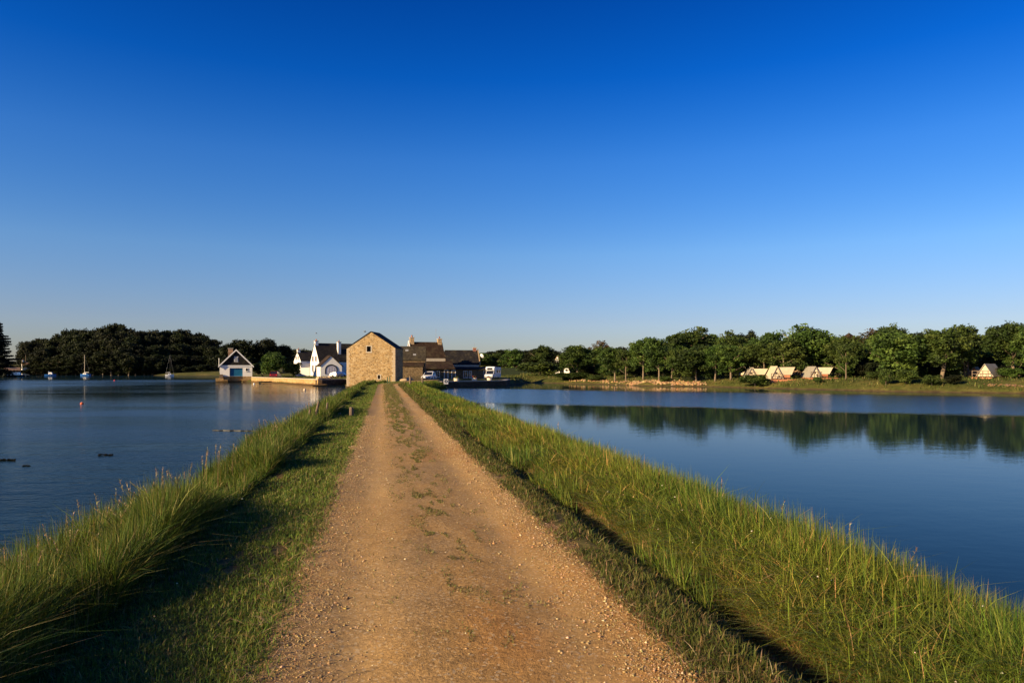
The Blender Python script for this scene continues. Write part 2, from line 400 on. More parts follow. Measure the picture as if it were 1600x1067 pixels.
# ------------------------------------------------------------------ water
def water_material():
    m, nt, out = new_mat('lake_water'); p = geopos(nt)
    s = N(nt, 'ShaderNodeSeparateXYZ'); nt.links.new(p, s.inputs[0])
    # wind: open ripples west of the causeway; east pond calm but for a breeze lane towards the far bank
    axis = math_(nt, 'ADD', s.outputs[0], math_(nt, 'MULTIPLY', s.outputs[1], .183))
    left = math_(nt, 'LESS_THAN', axis, .5)
    wob = math_(nt, 'MULTIPLY', math_(nt, 'SUBTRACT', noise(nt, p, .06, 3), .5), 12)
    yy = math_(nt, 'ADD', math_(nt, 'ADD', s.outputs[1], math_(nt, 'MULTIPLY', s.outputs[0], .55)), wob)
    a = N(nt, 'ShaderNodeMapRange', interpolation_type='SMOOTHSTEP'); nt.links.new(yy, a.inputs[0])
    a.inputs[1].default_value = 55; a.inputs[2].default_value = 60
    b = N(nt, 'ShaderNodeMapRange', interpolation_type='SMOOTHSTEP'); nt.links.new(yy, b.inputs[0])
    b.inputs[1].default_value = 94; b.inputs[2].default_value = 106; b.inputs[3].default_value = 1; b.inputs[4].default_value = 0
    lane = math_(nt, 'MULTIPLY', a.outputs[0], b.outputs[0])
    far = N(nt, 'ShaderNodeMapRange', interpolation_type='SMOOTHSTEP'); nt.links.new(math_(nt, 'ADD', s.outputs[1], wob), far.inputs[0])
    far.inputs[1].default_value = 170; far.inputs[2].default_value = 215; far.inputs[3].default_value = 1; far.inputs[4].default_value = .12
    mp0 = N(nt, 'ShaderNodeMapping'); nt.links.new(p, mp0.inputs[0]); mp0.inputs['Scale'].default_value = (.35, 1, 1)
    calm = ramp(nt, noise(nt, mp0.outputs[0], .09, 4, .6), [(.36, (.4, .4, .4)), (.52, (1, 1, 1))])
    lw = math_(nt, 'MULTIPLY', math_(nt, 'MULTIPLY', far.outputs[0], calm), .95)
    hx = N(nt, 'ShaderNodeMapRange', interpolation_type='SMOOTHSTEP'); nt.links.new(s.outputs[0], hx.inputs[0]); hx.inputs[1].default_value = -85; hx.inputs[2].default_value = -58
    hy = N(nt, 'ShaderNodeMapRange', interpolation_type='SMOOTHSTEP'); nt.links.new(math_(nt, 'ADD', s.outputs[1], math_(nt, 'MULTIPLY', wob, .6)), hy.inputs[0]); hy.inputs[1].default_value = 46; hy.inputs[2].default_value = 66
    lee = math_(nt, 'MULTIPLY', hx.outputs[0], hy.outputs[0])        # sheltered water below the quay
    lw = math_(nt, 'MULTIPLY', lw, math_(nt, 'SUBTRACT', 1.0, math_(nt, 'MULTIPLY', lee, .72)))
    wind = math_(nt, 'ADD', math_(nt, 'MULTIPLY', left, lw), math_(nt, 'MULTIPLY', math_(nt, 'SUBTRACT', 1.0, left), math_(nt, 'ADD', math_(nt, 'MULTIPLY', lane, .9), .05)))
    mp = N(nt, 'ShaderNodeMapping'); nt.links.new(p, mp.inputs[0]); mp.inputs['Scale'].default_value = (1.0, 1.5, 1); mp.inputs['Rotation'].default_value = (0, 0, .5)
    w1 = noise(nt, mp.outputs[0], 3.2, 3, .6); w2 = noise(nt, mp.outputs[0], .9, 2, .5)
    h = math_(nt, 'ADD', math_(nt, 'MULTIPLY', w1, .35), math_(nt, 'MULTIPLY', w2, .6))
    bp = N(nt, 'ShaderNodeBump'); bp.inputs['Distance'].default_value = .12; nt.links.new(h, bp.inputs['Height']); nt.links.new(math_(nt, 'MULTIPLY', wind, .75), bp.inputs['Strength'])
    fr = N(nt, 'ShaderNodeFresnel'); fr.inputs['IOR'].default_value = 1.333; nt.links.new(bp.outputs[0], fr.inputs['Normal'])
    fac = math_(nt, 'MULTIPLY', math_(nt, 'MULTIPLY', math_(nt, 'POWER', fr.outputs[0], 1.45), .92), math_(nt, 'SUBTRACT', 1.0, math_(nt, 'MULTIPLY', math_(nt, 'MULTIPLY', left, .3), math_(nt, 'SUBTRACT', 1.0, math_(nt, 'MULTIPLY', lee, .6)))))
    gl = N(nt, 'ShaderNodeBsdfGlossy'); gl.inputs['Color'].default_value = (.92, .96, 1, 1); nt.links.new(bp.outputs[0], gl.inputs['Normal'])
    nt.links.new(math_(nt, 'ADD', math_(nt, 'MULTIPLY', wind, .16), .015), gl.inputs['Roughness'])
    df = N(nt, 'ShaderNodeBsdfDiffuse'); df.inputs['Color'].default_value = (.007, .021, .03, 1)
    mx = N(nt, 'ShaderNodeMixShader'); nt.links.new(fac, mx.inputs[0]); nt.links.new(df.outputs[0], mx.inputs[1]); nt.links.new(gl.outputs[0], mx.inputs[2])
    nt.links.new(mx.outputs[0], out.inputs[0]); return m
wx = np.array([-1700, 1700.]); wy = np.array([-260, 1400.])
tag(np_mesh('water', np.array([[-1700, -260, 0], [1700, -260, 0], [1700, 1400, 0], [-1700, 1400, 0]], float), [np.array([[0, 1, 2, 3]])], water_material()), kind='structure')

# ------------------------------------------------------------------ blades of grass
def blades(name, base, h, az, lean, w, col, mat='grassm', twist=None, power=1.7):
    n = len(base); S = np.array([0, .38, .72, 1.0]); W = np.array([1, .85, .5])
    dirx, diry = np.cos(az), np.sin(az)
    tw = az + np.pi / 2 + (RNG.normal(0, .7, n) if twist is None else twist)
    px, py = np.cos(tw), np.sin(tw)
    co = np.empty((n, 7, 3), np.float32)
    for i, s in enumerate(S):
        hor = h * lean * s ** power; ver = h * s * (1 - .5 * np.minimum(lean, 1.4) * s)
        c = np.stack([base[:, 0] + dirx * hor, base[:, 1] + diry * hor, base[:, 2] + ver], -1)
        if i < 3:
            o = np.stack([px, py, np.zeros(n)], -1) * (w * W[i] * .5)[:, None]
            co[:, 2 * i] = c - o; co[:, 2 * i + 1] = c + o
        else: co[:, 6] = c
    b = (np.arange(n) * 7)[:, None]
    q = np.concatenate([b + np.array([[0, 1, 3, 2]]), b + np.array([[2, 3, 5, 4]])]); t = b + np.array([[4, 5, 6]])
    return np_mesh(name, co.reshape(-1, 3), [q, t], mat, np.repeat(col, 7, 0))
def logY(n, a, b, p=1.0): return a * np.exp(RNG.random(n) ** p * math.log(b / a))
def tint(n, stops, probs, jit=.25):
    stops = np.array(stops); k = RNG.choice(len(stops), n, p=np.array(probs) / sum(probs))
    return np.clip(stops[k] * (1 + RNG.normal(0, jit, (n, 1))) * (1 + RNG.normal(0, .08, (n, 3))), .003, .9)
GR = [(.075, .105, .012), (.11, .13, .016), (.045, .07, .009), (.18, .15, .035), (.28, .2, .08)]

# tall grass, left bank: tussocks that come and go along the edge
def tall_left():
    n = 210000; Y = logY(n, 2.2, 96)
    inner = -2.42 + .5 * (fbm(Y * .42, Y * 0 + 2, 51) - .5) - .12 * sstep(9, 4, Y)      # wavering inner edge of the tussocks
    u = RNG.random(n) ** 1.5; t = inner - 1.75 * u * (1 - .25 * sstep(12, 40, Y))
    clump = .6 * fbm(t * 1.3 + 20, Y * .5, 61) + .4 * fbm(t * .2 + 4, Y * .33, 63)
    keep = (clump > .36 + .12 * RNG.random(n)) | (u > .55); Y, t, clump, u, inner = Y[keep], t[keep], clump[keep], u[keep], inner[keep]; n = len(Y)
    base = np.stack([t + xc(Y), Y, cz(t, Y) - .02], -1)
    hm = (.22 + .68 * np.clip((clump - .37) / .24, 0, 1)) * np.clip(.55 + (inner - t) / .35, 0, 1) * (1 - .15 * u)
    big = RNG.random(n) < .06
    h = hm * RNG.uniform(.5, 1.15, n) * (1 - .22 * sstep(14, 60, Y)) * np.where(big, 1.25, 1)
    az = RNG.uniform(-3.14, 3.14, n); lean = np.abs(RNG.normal(.3, .28, n)) + big * .4
    w = (.0045 + .0007 * Y) * RNG.uniform(.6, 1.2, n) * np.where(big, 1.6, 1)
    return blades('tall_grass', base, h, az, lean, w, tint(n, GR, [4, 3, 4, 1.8, 1.3]))
def tall_right():
    n = 290000; Y = logY(n, 2.4, 99)
    u = RNG.random(n); t = 2.18 + 2.5 * u ** .85
    cl = fbm(t * 1.4 + 7, Y * .6, 71)
    keep = (cl > .28 + .35 * np.clip(2.57 - t, 0, 1)) | (RNG.random(n) < .25 * (t > 2.3)); Y, t, cl = Y[keep], t[keep], cl[keep]; n = len(Y)
    base = np.stack([t + xc(Y), Y, cz(t, Y) - .02], -1)
    up = sstep(2.5, 3.7, t); mv = RNG.random(n) < .07; t = np.where(mv, RNG.uniform(1.84, 2.24, n), t)
    gone = mv & (fbm(t * 1.5 + 2, Y * 1.1, 73) < .5); Y, t, cl, up, mv = Y[~gone], t[~gone], cl[~gone], up[~gone], mv[~gone]; n = len(Y); base = np.stack([t + xc(Y), Y, cz(t, Y) - .02], -1)
    h = (.36 + .3 * up) * RNG.uniform(.6, 1.2, n) * (.75 + .5 * cl) * (1 - .15 * sstep(15, 60, Y)) * np.where(mv, .55, 1)
    az = np.where(RNG.random(n) < .55 + .2 * up, RNG.normal(-2.3, .75, n), RNG.uniform(-3.14, 3.14, n))
    lean = np.clip(RNG.normal(.95 - .6 * up, .3, n), .05, 1.6)
    big = RNG.random(n) < .06; h = np.where(big, h * 1.3, h); lean = lean + big * .4
    w = (.0042 + .0007 * Y) * RNG.uniform(.6, 1.2, n) * np.where(big, 1.6, 1)
    col = tint(n, [(.1, .145, .018), (.145, .185, .026), (.06, .1, .013), (.21, .2, .05), (.32, .22, .08)], [4, 3, 3, 1.1, .6])
    pat = fbm(t * .8 + 3, Y * .35, 77)[:, None]; col = col * (1 + (1 - up)[:, None] * np.array([[.6, .36, .3]])) * (1 + (pat - .5) * np.array([[1.1, .5, .5]]))
    return blades('tall_grass', base, h, az, lean, w, np.clip(col, .004, .9))
def mown(name, t0, t1, n, seed, fade, cols=[(.1, .15, .02), (.14, .175, .028), (.065, .1, .015), (.2, .17, .05), (.3, .22, .1)]):
    Y = logY(n, 2.2, 99); t = RNG.uniform(t0, t1, n)
    m = fbm(t * 2.2 + 11, Y * 1.2, seed); edge_d = (t - t1) if fade > 0 else (t0 - t)      # distance past the ragged path edge
    lim = np.abs(edge_d); keep = RNG.random(n) < np.clip((lim - .02) / .28, 0, 1) * 1.3 * (m > .24) + .03
    Y, t, m = Y[keep], t[keep], m[keep]; n = len(Y)
    base = np.stack([t + xc(Y), Y, cz(t, Y) - .005 + np.where(np.abs(t) < 1.4, .03, 0)], -1)
    h = RNG.uniform(.03, .085, n) * (.5 + .9 * m) * (1 + .006 * Y) * np.where(t > 0, np.where((t > 1.62) & (RNG.random(n) < .8), .5, 1.15), 1)
    w = (.0035 + .0008 * Y) * RNG.uniform(.6, 1.2, n)
    return blades(name, base, h, RNG.uniform(-3.14, 3.14, n), np.abs(RNG.normal(.7, .4, n)), w, tint(n, cols, [4, 3, 2, 1.6, .9]))
tag(tall_left(), 'tall green grass growing in tussocks on the left bank of the causeway', 'grass', kind='stuff')
tag(tall_right(), 'long leaning grass covering the sloping right bank of the causeway', 'grass', kind='stuff')
tag(mown('short_grass', -2.75, -1.08, 190000, 81, 1), 'short mown grass verge along the left edge of the track', 'grass', kind='stuff')
tag(mown('short_grass', 1.08, 2.16, 110000, 83, -1, [(.075, .095, .016), (.11, .115, .024), (.05, .065, .011), (.17, .125, .042), (.26, .18, .085)]), 'short dry grass verge along the right edge of the track', 'grass', kind='stuff')
def middle():
    n = 90000; Y = logY(n, 4.2, 100, .8); t = RNG.normal(0, 1, n) * np.interp(Y, [4, 12, 30], [.26, .17, .2]) + .04
    m = fbm(t * 10 + 5, Y * 5.5 / (1 + .05 * Y), 91); thr = np.interp(Y, [4, 5, 7, 10, 12, 16, 20, 35, 50], [.66, .575, .55, .55, .52, .48, .45, .38, .32])
    keep = m > thr + .04 * RNG.random(n); Y, t = Y[keep], t[keep]; n = len(Y)
    base = np.stack([t + xc(Y), Y, np.full(n, 1.035)], -1)
    h = RNG.uniform(.01, .027, n) * (1 + .035 * Y); w = (.004 + .0008 * Y) * RNG.uniform(.6, 1.2, n)
    return blades('track_grass', base, h, RNG.uniform(-3.14, 3.14, n), np.abs(RNG.normal(.8, .4, n)), w, tint(n, [(.13, .14, .035), (.19, .17, .055), (.09, .1, .025), (.25, .19, .075)], [3, 2, 1, 2]))
tag(middle(), 'thin grass patches growing along the middle of the gravel track', 'grass', kind='stuff')
def thatch():
    n = 26000; Y = logY(n, 2.4, 60); t = 2.18 + np.abs(RNG.normal(0, .22, n)); m = fbm(t * 2 + 1, Y * .9, 33); k = m > .47; Y, t = Y[k], t[k]; n = len(Y)
    base = np.stack([t + xc(Y), Y, cz(t, Y)], -1)
    return blades('dry_thatch', base, RNG.uniform(.06, .2, n), RNG.uniform(-3.14, 3.14, n), np.abs(RNG.normal(1.2, .3, n)), (.0035 + .0007 * Y), tint(n, [(.36, .22, .08), (.28, .17, .06), (.42, .3, .13)], [2, 2, 1]))
tag(thatch(), 'dry orange thatch showing at the foot of the long grass on the right bank', 'dead grass', kind='stuff')
def straw():
    n = 2000; Y = logY(n, 2.6, 14); side = RNG.random(n) < .6
    t = np.where(side, -1.22 + RNG.normal(0, .2, n) + .25 * sstep(6, 3, Y) * RNG.random(n), 1.2 + RNG.normal(0, .14, n))
    base = np.stack([t + xc(Y), Y, np.maximum(cz(t, Y), np.where(np.abs(t) < 1.4, 1.03, 0)) + .02], -1)
    return blades('straw', base, RNG.uniform(.05, .22, n) * .5, RNG.uniform(-3.14, 3.14, n), np.full(n, 1.9), RNG.uniform(.003, .006, n), tint(n, [(.4, .28, .13), (.3, .2, .09), (.5, .38, .2)], [2, 2, 1]), power=1.0)
tag(straw(), 'scattered dry cut straw lying along both edges of the track', 'straw', kind='stuff')
def stems():
    """taller flowering stems with seed heads"""
    n = 190; Y = logY(n, 3.2, 40); left = RNG.random(n) < .75
    t = np.where(left, -3.1 - np.abs(RNG.normal(0, .35, n)), 3.7 + RNG.normal(0, .35, n))
    base = np.stack([t + xc(Y), Y, cz(t, Y)], -1); h = RNG.uniform(.6, .95, n) * np.where(left, 1, .85); az = RNG.uniform(-3.14, 3.14, n); ln = np.abs(RNG.normal(.2, .15, n))
    o = blades('seed_stems', base, h, az, ln, .0022 + .0005 * Y, tint(n, [(.16, .17, .05), (.3, .2, .1)], [1, 1]))
    k = 14; ss = np.linspace(.82, 1.0, k)
    hb = []; hh = []
    for s in ss:
        hor = h * ln * s ** 1.7; ver = h * s * (1 - .5 * np.minimum(ln, 1.4) * s)
        hb.append(np.stack([base[:, 0] + np.cos(az) * hor, base[:, 1] + np.sin(az) * hor, base[:, 2] + ver], -1)); hh.append(RNG.uniform(.012, .035, n) * (1.25 - s) * 4)
    hb = np.concatenate(hb); m = len(hb)
    o2 = blades('seed_heads', hb, np.concatenate(hh), RNG.uniform(-3.14, 3.14, m), np.full(m, .8), np.tile(.004 + .0006 * Y, k), tint(m, [(.3, .2, .12), (.36, .24, .15), (.3, .26, .11)], [1, 1, 1]))
    return o, o2
a_, b_ = stems()
tag(a_, 'thin straw coloured stems standing above the tall grass', 'grass', kind='stuff'); tag(b_, 'pinkish seed heads on stems above the tall grass', 'seed heads', kind='stuff')
def flowers():
    n = 90; Y = logY(n, 3.0, 30); t = np.where(RNG.random(n) < .85, RNG.uniform(2.4, 4.0, n), RNG.uniform(-2.6, -2.0, n))
    z = cz(t, Y) + np.where(t > 0, .14 + .4 * sstep(2.6, 3.7, t) * RNG.random(n), .08)
    c = np.stack([t + xc(Y), Y, z], -1); r = (.006 + .0006 * Y) * RNG.uniform(.7, 1.3, n)
    oc = np.array([[1, 0, 0], [0, 1, 0], [-1, 0, 0], [0, -1, 0], [0, 0, .8], [0, 0, -.6]]); fc = np.array([[0, 1, 4], [1, 2, 4], [2, 3, 4], [3, 0, 4], [1, 0, 5], [2, 1, 5], [3, 2, 5], [0, 3, 5]])
    co = (c[:, None] + oc[None] * r[:, None, None]).reshape(-1, 3); f = ((np.arange(n) * 6)[:, None, None] + fc[None]).reshape(-1, 3)
    return np_mesh('small_flowers', co, [f], 'stonebit', np.repeat(tint(n, [(.62, .55, .42), (.6, .4, .2)], [3, 1], .15), 6, 0))
tag(flowers(), 'tiny pale flowers dotted through the grass banks', 'flowers', kind='stuff')
def gravel():
    n = 90000; Y = logY(n, 2.5, 26)
    e = RNG.random(n); t = np.where(e < .45, RNG.uniform(-1.36, 1.36, n), np.where(e < .75, 1.12 + RNG.normal(0, .16, n), np.where(e < .9, -1.1 + RNG.normal(0, .16, n), RNG.normal(0, .25, n))))
    t = np.clip(t, -1.5, 1.5)
    r = np.exp(RNG.normal(math.log(.0027), .5, n)) * (1 + .05 * Y); r = np.minimum(r, .011 + .0009 * Y)
    oc = np.array([[1, 0, 0], [0, 1, 0], [-1, 0, 0], [0, -1, 0], [0, 0, .7], [0, 0, -.6]]); fc = np.array([[0, 1, 4], [1, 2, 4], [2, 3, 4], [3, 0, 4], [1, 0, 5], [2, 1, 5], [3, 2, 5], [0, 3, 5]])
    a = RNG.uniform(0, 6.28, n); ca, sa = np.cos(a), np.sin(a)
    o = np.tile(oc[None], (n, 1, 1)) * (1 + RNG.normal(0, .25, (n, 6, 3)))
    o = np.stack([o[..., 0] * ca[:, None] - o[..., 1] * sa[:, None], o[..., 0] * sa[:, None] + o[..., 1] * ca[:, None], o[..., 2]], -1)
    zb = np.interp(np.abs(t), [0, .4, .72, 1.05, 1.18, 1.42, 1.5], [1.035, 1.03, 1.02, 1.035, 1.04, 1.0, 1.0])
    zb = zb + (fbm(t * 1.3 + 9, Y * .8, 31) - .5) * .035
    c = np.stack([t + xc(Y), Y, zb + r * .25], -1)
    co = (c[:, None] + o * r[:, None, None]).reshape(-1, 3); f = ((np.arange(n) * 6)[:, None, None] + fc[None]).reshape(-1, 3)
    return np_mesh('gravel', co, [f], 'stonebit', np.repeat(tint(n, [(.36, .24, .105), (.42, .29, .14), (.31, .2, .085), (.55, .42, .26), (.22, .14, .07)], [4, 3, 4, 1, 1], .12), 6, 0), smooth=True)
tag(gravel(), 'loose gravel stones strewn over the track', 'gravel', kind='stuff')

# rough grass on the far banks and lawns
def shore_grass():
    n = 150000
    X = RNG.uniform(-75, 95, n); Y = RNG.uniform(76, 190, n)
    d = sdf(X, Y); z = land_z(X, Y); c = fbm(X * .4, Y * .4, 15)
    yard = (X > -32) & (X < -1) & (Y < 152)
    keep = (d > .5) & (z > .25) & (c > .3) & ~yard & ((d < 22) | (RNG.random(n) < .3)) & (np.abs(X - xc(Y)) > 2)
    X, Y, z, c = X[keep], Y[keep], z[keep], c[keep]; n = len(X)
    h = RNG.uniform(.12, .5, n) * (.3 + 1.3 * fbm(X * .7 + 5, Y * .7, 19)) * (.5 + c) * np.where(X < 0, .5, 1); base = np.stack([X, Y, z - .03], -1)
    col = tint(n, [(.07, .085, .017), (.12, .115, .028), (.05, .065, .012), (.2, .15, .055)], [4, 3, 2, 1.5]) * (.5 + .9 * fbm(X * .2, Y * .2, 17))[:, None]
    return blades('shore_grass', base, h, RNG.uniform(-3.14, 3.14, n), np.abs(RNG.normal(.5, .3, n)), np.full(n, .11), col)
tag(shore_grass(), 'rough yellow green grass on the far banks and lawns', 'grass', kind='stuff')
def riprap(name, pts, n, wid, r0, cols, label):
    P = np.array(pts, float); seg = RNG.integers(0, len(P) - 1, n); u = RNG.random(n)[:, None]
    c = P[seg] * (1 - u) + P[seg + 1] * u; c = c + np.stack([RNG.normal(0, .3, n), RNG.random(n) * wid], -1)
    z = land_z(c[:, 0], c[:, 1]); k = z > -.2; c, z = c[k], z[k]; n = len(c)
    oc = np.array([[1, 0, 0], [.3, 1, 0], [-1, .2, 0], [0, -1, 0], [.1, 0, .7], [0, .1, -.6]]); fc = np.array([[0, 1, 4], [1, 2, 4], [2, 3, 4], [3, 0, 4], [1, 0, 5], [2, 1, 5], [3, 2, 5], [0, 3, 5]])
    r = RNG.uniform(.5, 1.3, n) * r0
    co = (np.concatenate([c, z[:, None] + .05], 1)[:, None] + oc[None] * (1 + RNG.normal(0, .3, (n, 6, 3))) * r[:, None, None]).reshape(-1, 3)
    f = ((np.arange(n) * 6)[:, None, None] + fc[None]).reshape(-1, 3)
    tag(np_mesh(name, co, [f], 'stonebit', np.repeat(tint(n, cols, [1] * len(cols), .12), 6, 0)), label, 'stones', kind='stuff')
OR = [(.34, .2, .09), (.28, .17, .08), (.4, .26, .13)]
riprap('stone_bank', [(gx(986, 122.5), 123), (gx(1040, 118), 118), (gx(1105, 113.5), 114)], 520, 2.2, .27, OR, 'orange boulders heaped along the far waterline in front of the trees')
riprap('stone_bank', [(gx(890, 142), 142), (gx(935, 135), 135), (gx(980, 126), 126)], 110, 2.0, .22, OR, 'sparse orange rocks along the bank below the tiny white house')
riprap('stone_bank', [(gx(1545, 84.5), 84.5), (gx(1600, 83), 83)], 40, 1.4, .17, [(.2, .12, .06), (.16, .1, .055)], 'reddish rocks at the waterline on the far right')

# ------------------------------------------------------------------ trees
def leaf_cloud(cent, rad, per, size, cols, rng, flat=.8, out=.5):
    """quads spread through clumps; each clump has its own tone of leaf"""
    n = len(cent) * per; ci = np.repeat(np.arange(len(cent)), per)
    d = rng.normal(0, 1, (n, 3)); d /= np.linalg.norm(d, axis=1)[:, None]
    rr = rad[ci] * (rng.random(n) ** .45); p = cent[ci] + d * rr[:, None] * np.array([1, 1, flat])
    nr = d * out + rng.normal(0, .6, (n, 3)); nr /= np.linalg.norm(nr, axis=1)[:, None]
    a = np.cross(nr, rng.normal(0, 1, (n, 3))); a /= np.linalg.norm(a, axis=1)[:, None]; b = np.cross(nr, a)
    s = size * rng.uniform(.6, 1.3, n)[:, None]
    q = np.stack([p - a * s, p - b * s * .55, p + a * s, p + b * s * .55], 1)
    cols = np.array(cols); tone = cols[rng.integers(0, len(cols), len(cent))][ci] * (1 + rng.normal(0, .22, (n, 1)))
    return q.reshape(-1, 3), (np.arange(n) * 4)[:, None] + np.array([[0, 1, 2, 3]]), np.repeat(np.clip(tone, .004, .5), 4, 0)
GREEN = [(.04, .07, .012), (.056, .09, .015), (.078, .112, .02), (.03, .05, .01)]
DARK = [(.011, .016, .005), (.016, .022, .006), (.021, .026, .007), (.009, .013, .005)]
BROWN = [(.09, .06, .024), (.07, .06, .02), (.11, .07, .03)]
PINE = [(.008, .013, .007), (.011, .017, .009)]
KIND = {}
def make_kind(key, seed, rx, z0, z1, nclump, crad, per, leaf, cols, trunk_r, lobes=3, fork=1):
    """height about 10 m; crown between z0 and z1"""
    rng = np.random.default_rng(seed)
    lob = [(0, 0, (z0 + z1) / 2, 1.0)] + [(rng.uniform(-.5, .5) * rx, rng.uniform(-.5, .5) * rx, rng.uniform(.35, .75) * (z1 - z0) + z0, rng.uniform(.5, .75)) for _ in range(lobes)]
    cs = []
    for i in range(nclump):
        L = lob[rng.integers(0, len(lob))]; d = rng.normal(0, 1, 3); d /= np.linalg.norm(d); r = rng.uniform(.45, 1.0) ** .6
        c = np.array([L[0] + d[0] * rx * L[3] * r, L[1] + d[1] * rx * L[3] * r, L[2] + d[2] * (z1 - z0) / 2 * L[3] * r])
        cs.append(c)
    cs = np.array(cs); cs[:, 2] = np.clip(cs[:, 2], z0, z1)
    q, f, c = leaf_cloud(cs, crad * rng.uniform(.6, 1.25, nclump), int(per * 1.4), leaf * 1.25, cols, rng)
    crown = np_mesh('crown', q, [f], 'leaf', c, link=False)
    tb = MB(); top = (z0 + z1) / 2
    for k in range(fork):
        dx, dy = rng.uniform(-.5, .5, 2) * (1 if fork > 1 else .4)
        tb.tube([(dx * .3, dy * .3, -.4), (dx * .5, dy * .5, z0 * .5), (dx, dy, z0 + .6), (dx * 1.6, dy * 1.6, top), (dx * 1.8, dy * 1.8, z1 * .85)], [trunk_r * 1.25, trunk_r, trunk_r * .8, trunk_r * .5, .03], 7)
        for j in range(5):
            zz = rng.uniform(max(1.0, z0 * .8), top); a = rng.uniform(0, 6.28); ll = rx * rng.uniform(.5, .9)
            tb.tube([(dx, dy, zz), (dx + math.cos(a) * ll * .5, dy + math.sin(a) * ll * .5, zz + ll * .35), (dx + math.cos(a) * ll, dy + math.sin(a) * ll, zz + ll * .75)], [trunk_r * .45, trunk_r * .3, .03], 5)
    t = tb.build('trunk', 'bark', smooth=True); tm = t.data; bpy.data.objects.remove(t)
    KIND[key] = (crown, tm, float(np.percentile(np.abs(q[:, :2]), 98)), float(np.percentile(q[:, 2], 99.6)))
for s in range(3): make_kind('round%d' % s, 100 + s, 3.2, 1.6, 9.4, 105, .95, 60, .17, GREEN, .2, 4, 1 + (s == 2))
for s in range(2): make_kind('low%d' % s, 110 + s, 3.4, .7, 9.3, 105, 1.0, 60, .18, GREEN, .2, 5)
for s in range(2): make_kind('wide%d' % s, 120 + s, 4.2, 2.6, 9.3, 120, 1.05, 60, .19, GREEN, .26, 6)
make_kind('brown', 130, 3.3, 3.0, 9.4, 85, .9, 55, .17, BROWN, .2, 4)
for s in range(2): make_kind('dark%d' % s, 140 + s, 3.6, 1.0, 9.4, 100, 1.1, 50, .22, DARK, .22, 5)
make_kind('umbrella', 150, 3.6, 6.4, 9.5, 55, 1.0, 60, .2, DARK, .2, 3, 1)
make_kind('bush', 160, 4.6, .8, 9.0, 95, 1.4, 60, .3, GREEN, .2, 5)
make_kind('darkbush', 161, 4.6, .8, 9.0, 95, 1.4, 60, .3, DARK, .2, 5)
def plant(kind, px, Y, topy, half, label, cat='tree', name='tree', group=None, rz=None):
    """a tree of the given kind whose top and half width are as in the photograph"""
    X = gx(px, Y); z = lz(X, Y); H = max(.6, gz(topy, Y) - z); crown, tm, rx, zt_ = KIND[kind]
    o = thing(name, label, cat, (X, Y, z), random.uniform(0, 6.28) if rz is None else rz, group)
    s = hw(half, Y) / rx * 1.08; o.scale = (s, s, H / zt_)
    for nm, me in (('crown', crown), ('trunk', tm)):
        c = bpy.data.objects.new(nm, me); C.objects.link(c); c.parent = o
    return o
R3 = ['round0', 'round1', 'round2']
g1 = 'trees along the far right shore'
